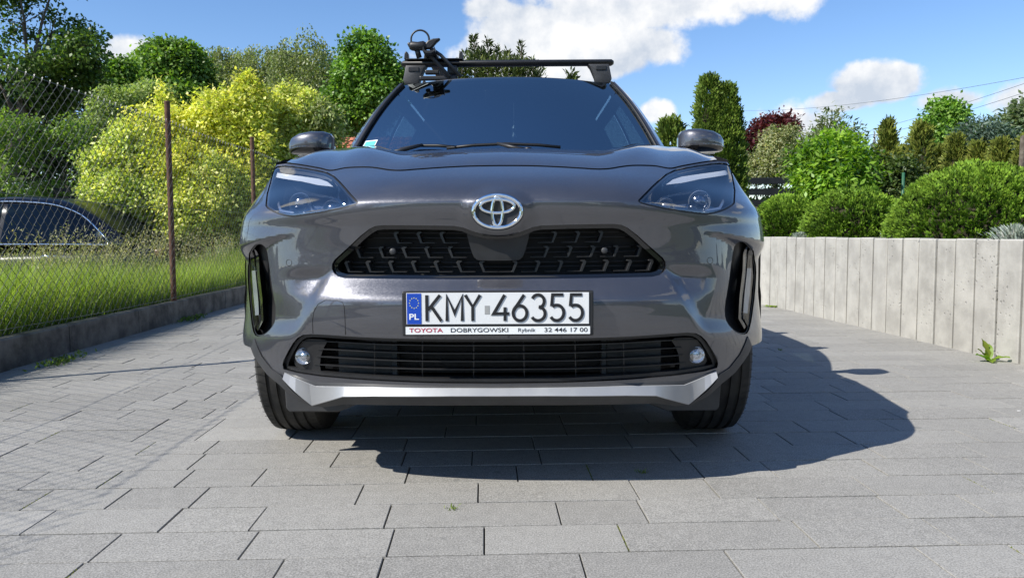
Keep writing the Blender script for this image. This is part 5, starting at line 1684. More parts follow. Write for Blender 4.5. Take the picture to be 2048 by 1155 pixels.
# green shrubs behind the sedan
broad_tree('dogwood_shrub', at_depth(80, 480, 12.5).xy.to_tuple() + (GZ0,), [px_blob(40, 280, 60, 60, 12.4), px_blob(110, 300, 60, 55, 12.2), px_blob(60, 350, 80, 50, 12.0), px_blob(-40, 320, 80, 80, 12.2), px_blob(150, 350, 55, 50, 11.9), px_blob(150, 270, 40, 40, 12.4), px_blob(40, 400, 110, 50, 12.6), px_blob(150, 400, 80, 50, 12.6), px_blob(-30, 400, 80, 60, 12.4)], 30000, .06, (.055, .12, .02), (.27, .38, .08), 'leafy green shrub rising behind the roof of the dark sedan', 'shrub', 5, .04, gap=-.35, gfreq=2.4, wl=.6, top=.5)
broad_tree('grey_leaved_shrub', at_depth(255, 400, 13.5).xy.to_tuple() + (GZ0,), [px_blob(240, 230, 55, 50, 13.4), px_blob(300, 200, 45, 40, 13.8), px_blob(200, 260, 45, 40, 13.2), px_blob(290, 260, 50, 45, 13.5)], 17000, .065, (.12, .17, .045), (.42, .5, .18), 'grey green shrub with loose shoots above the yellow green shrub', 'shrub', 6, .04, gap=-.2, gfreq=2.6, wl=.5, top=.5)
# big trees
gq = np.random.default_rng(21)
bl = [px_blob(40, 20, 75, 60, 19), px_blob(110, 60, 70, 55, 19.5), px_blob(60, 110, 80, 55, 19), px_blob(150, 100, 50, 45, 20), px_blob(170, 90, 34, 28, 19), px_blob(120, 150, 70, 45, 20), px_blob(30, -60, 90, 70, 19), px_blob(120, -60, 60, 50, 20), px_blob(0, 170, 80, 50, 19), px_blob(-80, 60, 90, 90, 19), px_blob(160, 165, 45, 32, 20), px_blob(60, 200, 90, 40, 20)]
broad_tree('oak_tree', at_depth(-10, 480, 19.5).xy.to_tuple() + (GZ0,), bl, 48000, .11, (.028, .065, .014), (.15, .24, .05), 'large dark oak standing tall beyond the wire fence', 'tree', 7, .28, gap=-.02, gfreq=1.5, droop=.2, wl=.7, inner=.3)
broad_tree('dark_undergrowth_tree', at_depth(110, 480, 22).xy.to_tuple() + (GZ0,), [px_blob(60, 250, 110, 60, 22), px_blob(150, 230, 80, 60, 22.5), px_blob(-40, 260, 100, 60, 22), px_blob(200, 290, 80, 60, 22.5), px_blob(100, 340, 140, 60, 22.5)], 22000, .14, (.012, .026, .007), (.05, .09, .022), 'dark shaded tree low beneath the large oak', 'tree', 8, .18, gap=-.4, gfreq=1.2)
broad_tree('maple_tree', at_depth(340, 480, 30).xy.to_tuple() + (GZ0,), [px_blob(345, 135, 62, 48, 30), px_blob(310, 160, 50, 45, 29.5), px_blob(385, 165, 40, 45, 30), px_blob(340, 190, 80, 45, 29.5), px_blob(335, 110, 34, 25, 30), px_blob(290, 120, 22, 16, 30), px_blob(370, 110, 25, 20, 30)], 32000, .15, (.06, .13, .02), (.27, .42, .07), 'round green maple tree beyond the golden shrubs', 'tree', 9, .22, gap=-.22, gfreq=1.0, wl=.75)
broad_tree('young_maple_tree', at_depth(245, 480, 26).xy.to_tuple() + (GZ0,), [px_blob(240, 150, 26, 28, 26), px_blob(250, 185, 36, 35, 26), px_blob(225, 190, 25, 30, 26)], 10000, .14, (.05, .11, .014), (.2, .33, .05), 'bright young maple between the oak and the round maple', 'tree', 10, .1, gap=-.25, gfreq=1.2, wl=.75)
BC0, BC1 = (.12, .15, .055), (.38, .43, .19)
def bt_(px, top_py, Y): 
    b_ = at_depth(px, 480, Y); t_ = at_depth(px, top_py, Y); return (b_.x, Y, GZ0), t_.z - GZ0
for i, (px, ty_, Y, sp, ns, lab) in enumerate(((632, 46, 33, 2.3, 3300, 'tall weeping birch with fine grey green foliage, tallest of the row'), (540, 92, 35, 2.8, 2900, 'weeping birch with a broad flat top behind the golden shrubs'), (462, 95, 35, 2.0, 1900, 'slender birch beside the round green maple'), (592, 100, 34, 2.0, 1500, 'weeping birch squeezed between two taller birches'))):
    bs, hh = bt_(px, ty_, Y)
    weeping_tree('birch_tree', bs, hh, sp, ns, BC0, BC1, lab, i, .10, 'birch trees beyond the golden shrubs', slen=(1.0, 2.6))
broad_tree('lime_tree', at_depth(735, 480, 30).xy.to_tuple() + (GZ0,), [px_blob(712, 92, 34, 24, 30), px_blob(738, 122, 38, 34, 30), px_blob(768, 150, 32, 30, 30), px_blob(715, 160, 44, 50, 30), px_blob(750, 200, 60, 50, 30), px_blob(795, 170, 30, 30, 30), px_blob(700, 215, 46, 42, 30), px_blob(722, 72, 16, 12, 30)], 28000, .15, (.055, .13, .018), (.25, .42, .07), 'bright green lime tree right behind the left front roof pillar', 'tree', 13, .2, gap=-.12, gfreq=1.0, wl=.75)
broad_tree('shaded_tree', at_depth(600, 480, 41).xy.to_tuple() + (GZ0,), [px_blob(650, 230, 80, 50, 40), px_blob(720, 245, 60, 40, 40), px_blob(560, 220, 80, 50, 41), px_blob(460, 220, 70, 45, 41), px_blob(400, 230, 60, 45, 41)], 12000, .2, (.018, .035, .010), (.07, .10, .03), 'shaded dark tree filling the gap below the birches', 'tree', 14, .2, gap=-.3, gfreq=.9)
# shoots at the right-hand end of the golden shrub
broad_tree('pale_shoot_shrub', at_depth(650, 480, 12.0).xy.to_tuple() + (GZ0,), [px_blob(645, 220, 14, 18, 12.0), px_blob(665, 235, 16, 14, 12.0), px_blob(630, 230, 20, 20, 12.0), px_blob(672, 262, 10, 12, 12.2)], 900, .08, (.15, .2, .06), (.42, .46, .2), 'pale leafy shoots sticking out beside the left mirror', 'shrub', 15, .03, gap=-.6, gfreq=3, wl=.45)

# ------------------------------------------------------------------ grass along the fence
def grass(name, n, xr, yr, zf, h0, h1, c0, c1, w, seed, keep=None, bend=.45, nseg=3, hf=None):
    g = np.random.default_rng(seed); y = g.uniform(*yr, n); u = g.uniform(0, 1, n)
    x = np.array([kerb_x(a) for a in y]) - (xr[0] + (xr[1] - xr[0]) * u)
    z = zf(x, y)
    h = g.uniform(h0, h1, n) * (1 + .35 * noise3(np.stack([x, y, 0 * x], axis=1), 3.0, seed))
    if hf is not None: h = h * hf(x, y)
    th = g.uniform(0, 2 * PI, n); b_ = bend * g.uniform(.2, 1.2, n); dirv = np.stack([np.cos(th), np.sin(th)], axis=1); sid = np.stack([-np.sin(th), np.cos(th)], axis=1)
    V = []; 
    for k in range(nseg):
        t = k / nseg; ww = w * (1 - t * .75)
        cx = x + dirv[:, 0] * b_ * h * t ** 2; cy = y + dirv[:, 1] * b_ * h * t ** 2; cz = z + h * (t - .25 * b_ * t ** 2)
        V += [np.stack([cx - sid[:, 0] * ww, cy - sid[:, 1] * ww, cz], axis=1), np.stack([cx + sid[:, 0] * ww, cy + sid[:, 1] * ww, cz], axis=1)]
    V.append(np.stack([x + dirv[:, 0] * b_ * h, y + dirv[:, 1] * b_ * h, z + h * (1 - .25 * b_)], axis=1))
    V = np.stack(V, axis=1); m = 2 * nseg + 1
    quads = [(2 * k, 2 * k + 1, 2 * k + 3, 2 * k + 2) for k in range(nseg - 1)]
    base = (np.arange(n) * m)[:, None]
    F4 = np.concatenate([base + np.array(q)[None] for q in quads]); F3 = base + np.array([2 * nseg - 2, 2 * nseg - 1, 2 * nseg])[None]
    me = bpy.data.meshes.new(name); me.vertices.add(n * m); me.vertices.foreach_set('co', V.astype(np.float32).ravel())
    loops = np.concatenate([F4.ravel(), F3.ravel()]).astype(np.int32); nl = len(loops); npoly = len(F4) + len(F3)
    me.loops.add(nl); me.loops.foreach_set('vertex_index', loops); me.polygons.add(npoly)
    tot = np.concatenate([np.full(len(F4), 4), np.full(len(F3), 3)]).astype(np.int32); st_ = np.concatenate([[0], np.cumsum(tot)[:-1]]).astype(np.int32)
    me.polygons.foreach_set('loop_start', st_); me.polygons.foreach_set('loop_total', tot); me.update(calc_edges=True)
    a = me.attributes.new('tint', 'FLOAT_COLOR', 'POINT'); col = colors(n, c0, c1, g.random(n), .15, g); c4 = np.ones((n, m, 4), np.float32); c4[:, :, :3] = np.clip(col, 0, 1)[:, None, :]
    a.data.foreach_set('color', c4.ravel()); me.materials.append(M['grass_blade'])
    o = link(bpy.data.objects.new(name, me)); return o
def bank_z(x, y):
    dx = np.array([kerb_x(a) for a in y]) - x
    return np.interp(dx, [.078, .5, 1.0, 1.9, 2.6, 3.2], [.165, .16, .05, -.16, -.24, -.33]) - .01
gr = grass('grass', 52000, (.115, 1.3), (2.2, 12.5), bank_z, .18, .46, (.13, .22, .03), (.50, .60, .13), .0026, 31, bend=.75)
tag(gr, 'fresh green grass growing thickly behind the kerb edging', 'grass', kind='stuff')
gr = grass('tall_grass', 17000, (.2, 2.0), (3.0, 12.0), bank_z, .30, .54, (.12, .18, .03), (.38, .42, .14), .0022, 32, bend=.5)
tag(gr, 'tall seeding grass in front of the dark sedan', 'grass', kind='stuff')
gr = grass('short_grass', 2600, (.085, .20), (1.5, 13), bank_z, .05, .16, (.06, .11, .02), (.18, .24, .06), .003, 33)
tag(gr, 'short grass fringe spilling on the kerb top', 'grass', kind='stuff')
# seed heads
g = np.random.default_rng(41); n = 3400
y = g.uniform(3.2, 11.5, n); x = np.array([kerb_x(a) for a in y]) - g.uniform(.3, 1.9, n); z0 = bank_z(x, y)
k = noise3(np.stack([x, y, 0 * x], axis=1), 2.2, 5) > .05; x, y, z0 = x[k], y[k], z0[k]; n = len(x)
P = []; 
for j in range(9):
    t = j / 8; P.append(np.stack([x + g.normal(0, .012, n) + .05 * t, y + g.normal(0, .012, n), z0 + .36 + g.random(n) * .03 + .15 * t], axis=1))
hgt = g.uniform(-.2, .18, n); P = np.concatenate([p + np.stack([0 * x, 0 * x, hgt], axis=1) for p in P]); m = len(P)
D = g.normal(0, .5, (m, 3)); D[:, 2] += .5
sh = leaves_obj('grass_seed_heads', P, D, g.normal(size=(m, 3)), .028, .007, colors(m, (.26, .24, .12), (.55, .5, .3), g.random(m), .1, g), 'grass_blade')
tag(sh, 'pale grass seed heads above the tall grass by the dark sedan', 'grass', kind='stuff')

# ------------------------------------------------------------------ right: the raised garden
DA0, DA1 = (.016, .055, .010), (.24, .39, .035)
def on_bed(px, Y): p = at_depth(px, 470, Y); return (p.x, Y, .68)
globe_shrub('globe_thuja', on_bed(1574, 9.0), .375, .40, .385, 30000, DA0, DA1, 'smallest clipped thuja dome on the wall, beside the crossover headlight', 1, .034, 'clipped thuja domes on the wall', .09)
globe_shrub('globe_thuja', on_bed(1706, 7.55), .455, .46, .43, 42000, DA0, DA1, 'middle clipped thuja dome between the smallest and the largest dome', 2, .031, 'clipped thuja domes on the wall', .05)
globe_shrub('globe_thuja', on_bed(1950, 5.95), .615, .58, .545, 80000, DA0, DA1, 'largest clipped thuja dome above the retaining wall', 3, .027, 'clipped thuja domes on the wall')
def silver_plant(px, Y, w, h, label, seed, n=420):
    g = np.random.default_rng(seed); b_ = Vector(on_bed(px, Y)); root = empty('lavender', b_); tag(root, label, 'lavender', 'silver lavender tufts on the wall')
    P = np.stack([g.normal(0, w * .42, n), g.normal(0, w * .42, n), g.uniform(.0, h, n)], axis=1); D = P * np.array([1.2, 1.2, 0]) / w + g.normal(0, .25, (n, 3)); D[:, 2] += 1
    leaves_obj('leaf_tuft', P, D, g.normal(size=(n, 3)), .05, .009, colors(n, (.22, .27, .22), (.45, .5, .44), g.random(n), .1, g), 'needle', root)
    mb = MB()
    for _ in range(12): mb.tube([(0, 0, -.02), (g.normal(0, w * .3), g.normal(0, w * .3), h * .8)], [.004, .002], 4)
    mb.build('stem', 'twigs_and_core', root)
silver_plant(1603, 7.55, .05, .045, 'small silver lavender tuft between the smallest and middle thuja domes', 1)
silver_plant(1783, 6.15, .055, .055, 'small silver lavender tuft between the middle and largest thuja domes', 2)
silver_plant(2038, 4.65, .13, .085, 'broad silver lavender tuft in front of the largest thuja dome', 3, 700)
TH0, TH1 = (.022, .05, .010), (.16, .225, .035)
conifer_column('thuja_tree', on_bed(1432, 10.6), at_depth(1432, 150, 10.6).z - .68, .31, 64000, (.020, .05, .009), (.17, .25, .034), 'tall double-topped thuja column beside the right door mirror', seed=1, L=.042, tips=2, taper=.8)
conifer_column('thuja_tree', on_bed(1338, 12.0), at_depth(1338, 237, 12.0).z - .68, .26, 13000, TH0, TH1, 'short thuja column between the right roof pillar and the tall double thuja', seed=2, taper=.75)
OL0, OL1 = (.04, .065, .012), (.24, .27, .045)
for i, (px, ty_, Y, r, lab) in enumerate(((1768, 238, 11.0, .17, 'slender bluish thuja column right of the glossy laurel'), (1836, 245, 11.6, .24, 'olive thuja column with a green plant stake at its foot'), (1905, 268, 12.2, .22, 'olive thuja in the hedge below the bright round tree'), (1950, 282, 12.0, .22, 'olive thuja in the hedge next to the grey blue fir'), (1995, 278, 11.6, .26, 'broad olive thuja in the hedge beside a wooden post'), (2046, 270, 11.2, .26, 'olive thuja at the end of the hedge past the wooden post'), (1875, 290, 12.6, .2, 'short olive thuja between two taller hedge thujas'), (1800, 292, 12.8, .2, 'thin pale thuja behind the slender bluish column'))):
    conifer_column('thuja_tree', on_bed(px, Y), at_depth(px, ty_, Y).z - .68, r, 11000, OL0, OL1, lab, 'thuja hedge behind the garden', 10 + i, .06, taper=.45)
broad_tree('laurel_shrub', on_bed(1650, 9.6), [px_blob(1642, 322, 34, 30, 9.6), px_blob(1688, 322, 36, 32, 9.7), px_blob(1655, 355, 40, 34, 9.3), px_blob(1700, 355, 32, 36, 9.5), px_blob(1622, 340, 26, 32, 9.7), px_blob(1668, 295, 28, 20, 9.8), px_blob(1665, 378, 34, 24, 9.1)], 14000, .085, (.05, .13, .012), (.30, .48, .045), 'glossy bright green laurel shrub behind the middle thuja dome', 'shrub', 60, .03, gap=-.5, gfreq=3, wl=.45, inner=.3, up=.9)
broad_tree('red_maple', on_bed(1545, 15.5), [px_blob(1545, 264, 36, 26, 15.5), px_blob(1566, 258, 24, 22, 15.5), px_blob(1520, 280, 26, 24, 15.4), px_blob(1555, 290, 34, 24, 15.5)], 11000, .08, (.035, .007, .011), (.15, .028, .03), 'dark red leaved maple above the black slatted fence', 'tree', 61, .06, gap=-.35, gfreq=2.2, wl=.6)
broad_tree('variegated_shrub', on_bed(1560, 13.2), [px_blob(1548, 300, 28, 45, 13.2), px_blob(1580, 300, 25, 50, 13.2), px_blob(1560, 335, 40, 30, 13.0), px_blob(1512, 335, 26, 35, 13.4)], 9000, .055, (.12, .15, .055), (.45, .45, .23), 'cream variegated shrub in front of the dark red maple', 'shrub', 62, .03, gap=-.15, gfreq=2.8, wl=.5)
broad_tree('willow_leaved_shrub', on_bed(1665, 12.5), [px_blob(1660, 262, 26, 34, 12.5), px_blob(1690, 280, 30, 24, 12.5), px_blob(1630, 285, 24, 20, 12.5)], 1700, .085, (.10, .14, .06), (.30, .33, .17), 'sparse greyish shrub with thin shoots above the laurel', 'shrub', 63, .03, gap=-.3, gfreq=3, wl=.32)
broad_tree('round_crowned_tree', on_bed(1890, 24), [px_blob(1890, 235, 38, 34, 24), px_blob(1905, 255, 34, 30, 24), px_blob(1870, 265, 36, 30, 24), px_blob(1890, 290, 52, 32, 24), px_blob(1915, 285, 28, 26, 24)], 20000, .12, (.06, .14, .02), (.28, .46, .075), 'bright green round crowned tree rising above the thuja hedge', 'tree', 64, .15, gap=-.4, gfreq=1.4, wl=.75)
broad_tree('blue_fir_shrub', on_bed(1965, 18), [px_blob(1965, 268, 36, 20, 18), px_blob(1985, 280, 30, 22, 18), px_blob(1945, 278, 24, 20, 18)], 4500, .13, (.045, .085, .06), (.16, .22, .17), 'grey blue fir behind the thuja hedge', 'tree', 65, .08, gap=-.4, gfreq=2, wl=.3)
broad_tree('pale_willow_tree', on_bed(2050, 30), [px_blob(2050, 240, 40, 34, 30), px_blob(2035, 265, 34, 26, 30), px_blob(2075, 230, 40, 34, 30)], 6000, .2, (.09, .13, .06), (.25, .31, .16), 'pale green willow beyond the thuja hedge', 'tree', 66, .2, gap=-.3, gfreq=1.2, wl=.5)
for i, (px, ty_, Y, lab) in enumerate(((1515, 330, 13.8, 'thin green shrub at the left end of the black slatted fence'), (1600, 330, 11.6, 'leafy shrub at the post of the black slatted fence'), (1730, 330, 10.6, 'dark green shrub between the laurel and the bluish thuja'), (1800, 345, 10.4, 'shrub at the foot of the slender bluish thuja'), (1640, 290, 14.0, 'pale bush behind the glossy laurel'), (1725, 300, 14.5, 'soft green bush behind the laurel and the bluish thuja'))):
    broad_tree('garden_shrub', on_bed(px, Y), [px_blob(px, ty_, 32, 34, Y), px_blob(px + 12, ty_ + 40, 36, 34, Y), px_blob(px - 14, ty_ + 34, 28, 30, Y)], 3200, .07, (.03, .06, .014), (.13, .18, .05), lab, 'shrub', 70 + i, .025, gap=-.5, gfreq=3, wl=.5, group='garden shrubs')
# pine behind the car: upright leaders over a dense body
def pine():
    Y = 15.0; base = Vector(on_bed(1005, Y)); g = np.random.default_rng(81)
    root = empty('pine_tree', base); tag(root, 'bushy pine with several upright leaders showing above the roof bar', 'tree')
    P = []; D = []
    lead = [(948, 72, 20), (975, 78, 16), (993, 92, 12), (1015, 100, 12), (1042, 85, 14), (1065, 118, 12), (925, 118, 14), (962, 95, 14), (1075, 140, 14), (1030, 112, 12)]
    lim = MB()
    for px, py, wpx in lead:
        t_ = at_depth(px, py, Y + g.normal(0, .3)); r0 = wpx * Y / F_PX
        L = 1.5 + g.random() * .5; b_ = t_ - Vector((g.normal(0, .05), 0, L)); lim.tube([b_ - base, t_ - base], [.03, .008], 5)
        lim.tube([Vector((0, 0, .2)), (b_ - base) * .6 + Vector((0, 0, .3)), b_ - base], [.05, .04, .03], 5)
        m = 950; t = g.random(m) ** .8; th = g.uniform(0, 2 * PI, m); whorl = .6 + .4 * np.abs(np.sin(t * 11 + px)); rr = r0 * (.22 + .95 * t) * whorl * g.random(m) ** .5
        p = np.array(t_)[None] + np.stack([np.cos(th) * rr, np.sin(th) * rr, -t * L], axis=1)
        P.append(p); d = np.stack([np.cos(th), np.sin(th), np.full(m, .8)], axis=1) + g.normal(0, .35, (m, 3)); D.append(d)
    blobs = [px_blob(950, 150, 45, 45, Y), px_blob(1000, 155, 60, 42, Y), px_blob(1055, 158, 36, 36, Y), px_blob(1000, 230, 110, 70, Y), px_blob(925, 165, 26, 36, Y)]
    p, d, _ = shell(blobs, 9000, g); P.append(p); dd = d + g.normal(0, .4, p.shape); dd[:, 2] += .8; D.append(dd)
    P = np.concatenate(P); D = np.concatenate(D); m = len(P); kk = .5 + .35 * noise3(P, 5, 3) + g.normal(0, .15, m); Lr = .11 * g.uniform(.6, 1.2, m)
    leaves_obj('crown', P - np.array(base), D, g.normal(size=(m, 3)), Lr, Lr * .28, colors(m, (.025, .045, .012), (.15, .185, .045), kk, .14, g), 'needle', root)
    lim.build('limb', 'bark', root, True)
    MB().tube([(0, 0, -.1), (0, 0, 2.2)], [.10, .06], 8).build('trunk', 'bark', root, True)
pine()
conifer_column('young_spruce', on_bed(1141, 18), at_depth(1141, 143, 18).z - .68, .5, 3000, (.04, .06, .02), (.18, .22, .07), 'young spruce tip peeping over the roof of the crossover', seed=33, L=.12, taper=.1)
# weed at the foot of the wall: every leaf its own part
def weed(px, py, label, leaves, seed):
    g = random.Random(seed); b_ = on_ground(px, py); root = empty('weed_plant', b_); tag(root, label, 'weed')
    for (az, el, L, w) in leaves:
        d = Vector((math.cos(R(az)) * math.cos(R(el)), math.sin(R(az)) * math.cos(R(el)), math.sin(R(el)))); s_ = d.cross(Vector((0, 0, 1))); s_ = s_.normalized() if s_.length > .05 else Vector((1, 0, 0)); up_ = s_.cross(d)
        vs_ = []; n = 7
        for i in range(n):
            t = i / (n - 1); ww = w * (.15 + .95 * math.sin(PI * min(1, t * .92 + .06)) ** .8) * (1 if t < .98 else .2)
            c = d * L * t - Vector((0, 0, 1)) * L * .28 * t * t * math.cos(R(el)); wv = .006 * math.sin(t * 14 + seed)
            vs_ += [c - s_ * ww + up_ * (ww * .35 + wv), c, c + s_ * ww + up_ * (ww * .35 - wv)]
        fs_ = []
        for i in range(n - 1): fs_ += [[3 * i, 3 * i + 1, 3 * i + 4, 3 * i + 3], [3 * i + 1, 3 * i + 2, 3 * i + 5, 3 * i + 4]]
        o = mesh_obj('leaf', vs_, fs_, 'leaf', root, True)
        a = o.data.attributes.new('tint', 'FLOAT_COLOR', 'POINT'); c = (.16 + g.random() * .08, .26 + g.random() * .07, .03, 1)
        a.data.foreach_set('color', list(c) * len(vs_))
weed(1978, 722, 'broad leaved green weed growing at the foot of the retaining wall', [(200, 35, .13, .026), (120, 72, .15, .026), (250, 20, .10, .022), (330, 30, .12, .024), (60, 60, .13, .02), (170, 55, .11, .02)], 1)
weed(1548, 613, 'low patch of weed in the far corner of the retaining wall', [(180 + 25 * k, 18, .12, .016) for k in range(8)], 2)
for k, (px, py, lab) in enumerate(((905, 1018, 'tiny grass tuft in a sunny paving joint in front of the number plate'), (1285, 945, 'tiny grass tuft in a paving joint inside the front edge of the car shadow'), (1560, 700, 'tiny grass tuft in a shaded paving joint beside the right front tyre'))):
    b_ = on_ground(px, py); g = np.random.default_rng(k); n = 26; P = np.stack([g.normal(0, .010, n), g.normal(0, .010, n), g.uniform(-.004, .004, n)], axis=1); D = g.normal(0, .6, (n, 3)); D[:, 2] = np.abs(D[:, 2]) + .3
    root = empty('grass_tuft', b_); tag(root, lab, 'grass tuft', 'grass tufts in the paving joints')
    leaves_obj('blades', P, D, g.normal(size=(n, 3)), .013, .003, colors(n, (.10, .16, .03), (.22, .28, .06), g.random(n), .1, g), 'grass_blade', root)
for k, (px, py, lab) in enumerate(((118, 728, 'small weed clump at the shaded foot of the kerb edging before the first fence post'), (385, 640, 'small weed clump at the foot of the kerb edging just past the first fence post'))):
    b_ = on_ground(px, py); g = np.random.default_rng(60 + k); n = 150; root = empty('kerb_weed', b_); tag(root, lab, 'weed', 'weeds along the kerb foot')
    P = np.stack([g.normal(0, .03, n), g.normal(0, .13, n), g.uniform(0, .03, n)], axis=1); D = g.normal(0, .6, (n, 3)); D[:, 2] = np.abs(D[:, 2]) + .2
    leaves_obj('leaf_tuft', P, D, g.normal(size=(n, 3)), .03, .012, colors(n, (.05, .10, .02), (.16, .24, .05), g.random(n), .1, g), 'leaf', root)
    mb = MB()
    for _ in range(6): mb.tube([(0, 0, -.01), (g.normal(0, .02), g.normal(0, .08), .03)], [.002, .001], 4)
    mb.build('stem', 'twigs_and_core', root)
# far-off wood closing the horizon
g = np.random.default_rng(91); n = 46000; th = g.uniform(0, 2 * PI, n); rr = g.uniform(75, 110, n); hh = 3.2 + 2.2 * np.sin(th * 9) * np.sin(th * 4 + 1) + 1.2 * np.sin(th * 41)
P = np.stack([np.sin(th) * rr, np.cos(th) * rr, -.3 + np.clip(hh, 1.2, 9) * g.random(n) ** .7], axis=1)
fw = leaves_obj('far_wood', P, g.normal(size=(n, 3)), g.normal(size=(n, 3)), 1.5, 1.2, colors(n, (.02, .04, .012), (.07, .10, .03), g.random(n), .15, g), 'leaf'); tag(fw, 'distant belt of trees along the horizon', 'wood', kind='stuff')
# hedge and trees on the near side of the drive, behind the photographer
for i, (x, y, h, r, lab) in enumerate(((6.5, -6.0, 3.4, 1.4, 'round hedge tree at the near end of the raised garden'), (5.0, -9.0, 4.2, 1.7, 'tall hedge tree beyond the near end of the wall'), (-7.5, -7.0, 4.5, 1.9, 'broad tree near the road end of the wire fence'))):
    broad_tree('roadside_tree', (x, y, -.3), [(x, y, h * .65, r, r, h * .38), (x + .6, y + .4, h * .5, r * .8, r * .8, h * .3), (x - .5, y - .3, h * .8, r * .6, r * .6, h * .2)], 5000, .2, (.02, .05, .012), (.08, .14, .03), lab, 'tree', 90 + i, .15, gap=-.5, gfreq=1.2)
# ------------------------------------------------------------------ dark sedan in the neighbouring yard
def sedan():
    Yd = 9.15; zg = -.30
    # length runs along X: front to the left, tail to the right; local x rearwards
    tail = at_depth(318, 500, Yd).x
    Ls = 4.6; root = empty('parked_sedan', (tail - Ls, Yd, zg)); tag(root, 'dark navy sedan with chrome window trim parked behind the wire fence', 'sedan')
    hwid = .88
    # side profile stations: x, belt z, low z, half width
    xs = np.array([0, .12, .5, 1.2, 1.9, 2.8, 3.5, 4.0, 4.4, 4.58])
    zt = np.array([.62, .72, .82, .93, .95, .97, .99, .99, .94, .78])
    zl = np.array([.35, .28, .24, .22, .22, .22, .22, .24, .30, .42])
    hw = np.array([.62, .76, .86, .88, .89, .89, .89, .87, .80, .70])
    n = 40; q = np.linspace(0, 4.58, n); ring = 20; vs_ = []
    zt_, zl_, hw_ = (hermite(xs, a, q) for a in (zt, zl, hw))
    for i in range(n):
        for j in range(ring):
            t = 2 * PI * j / ring; c, s_ = math.cos(t), math.sin(t)
            cc = math.copysign(abs(c) ** .45, c); ss_ = math.copysign(abs(s_) ** .6, s_)
            zm = (zt_[i] + zl_[i]) / 2; hz = (zt_[i] - zl_[i]) / 2
            vs_.append((q[i], hwid + hw_[i] * cc * (1 - .06 * max(0, ss_)), zm + hz * ss_))
    MB().add(vs_, [[i * ring + j, i * ring + (j + 1) % ring, (i + 1) * ring + (j + 1) % ring, (i + 1) * ring + j] for i in range(n - 1) for j in range(ring)] + [list(range(ring)), list(range((n - 1) * ring, n * ring))]).build('body', 'sedan_paint', root, True)
    # greenhouse
    gx = np.array([1.25, 1.55, 2.0, 2.4, 2.9, 3.3, 3.65, 3.95, 4.2]); gz = np.array([.93, 1.16, 1.44, 1.545, 1.555, 1.50, 1.34, 1.15, .98]); gw = np.array([.72, .68, .62, .60, .60, .60, .61, .64, .68])
    qq = np.linspace(1.25, 4.2, 34); gz_, gw_ = hermite(gx, gz, qq, cr_slopes), hermite(gx, gw, qq, cr_slopes); vs_ = []
    m = 15
    for i in range(34):
        for j in range(m):
            u = -1 + 2 * j / (m - 1); a = abs(u); zb_ = .95
            # from belt on one side over the roof to the belt on the other
            if a > .55: k = (1 - a) / .45; yv = .84 + (gw_[i] - .84) * k; z = zb_ + (gz_[i] - .03 - zb_) * k
            else: yv = gw_[i] * a / .55; z = gz_[i] - .03 * (a / .55) ** 3
            vs_.append((qq[i], hwid + math.copysign(yv, u), z))
    MB().add(vs_, grid_faces(m, 34)).build('cabin', 'sedan_paint', root, True)
    # side glass on both sides, flush with the cabin
    def side_pt(x, k, sd, off=.006):
        zg_ = float(hermite(gx, gz, np.array([x]), cr_slopes)[0]); w_ = float(hermite(gx, gw, np.array([x]), cr_slopes)[0]); zb_ = .95
        return Vector((x, hwid + sd * (.84 + (w_ - .84) * k + off), zb_ + (zg_ - .03 - zb_) * k))
    for sd in (-1, 1):
        for x0, x1, nm in ((1.75, 2.62, 'front_window'), (2.68, 3.42, 'rear_window'), (3.45, 3.90, 'quarter_window')):
            vs_ = []; N = 10
            for i in range(N + 1):
                x = x0 + (x1 - x0) * i / N
                for k in (.06, .3, .6, .86 if nm != 'quarter_window' else .86 * (1 - .55 * (i / N) ** 2)): vs_.append(side_pt(x, k, sd))
            MB().add(vs_, grid_faces(4, N + 1)).build('side_window', 'sedan_glass', root, True)
        top = [side_pt(x, .91 if x < 3.5 else .91 - .50 * ((x - 3.5) / .42) ** 2, sd, .010) for x in np.linspace(1.7, 3.92, 26)]
        bot = [side_pt(x, .025, sd, .012) for x in np.linspace(3.97, 1.45, 20)]
        MB().tube(top + [side_pt(3.965, .2, sd, .012)] + bot, .010, 6).build('window_trim', 'chrome', root, True)
        for x in (2.5, 3.3): MB().box((x, hwid + sd * .895, .82), (.19, .03, .03)).build('door_handle', 'chrome', root, True, bevel=.01)
        MB().box((1.72, hwid + sd * .98, 1.00), (.12, .18, .12)).build('door_mirror', 'sedan_paint', root, True, bevel=.04)
        for x in (.88, 3.62):
            w = MB().lathe([(-.1, .19), (-.105, .29), (-.08, .315), (.08, .315), (.105, .29), (.1, .19)], 'y', 32, (x, hwid + sd * .79, .315)).build('wheel', 'rubber', root, True)
            MB().lathe([(-.09, .002), (-.10, .17), (-.09, .2), (.09, .2), (.10, .17), (.09, .002)], 'y', 24, (x, hwid + sd * .79, .315)).build('rim', 'alloy', w, True)
        MB().box((4.49, hwid + sd * .56, .84), (.12, .22, .12)).build('tail_lamp', 'tail_red', root, True, bevel=.03)
        MB().box((.12, hwid + sd * .58, .66), (.14, .28, .12)).build('headlight', 'lamp_reflector', root, True, bevel=.03)
    MB().add([(3.62, hwid - .52, 1.29), (3.62, hwid + .52, 1.29), (4.10, hwid + .60, 1.055), (4.10, hwid - .60, 1.055)], [(0, 1, 2, 3)]).build('rear_screen', 'sedan_glass', root)
sedan()

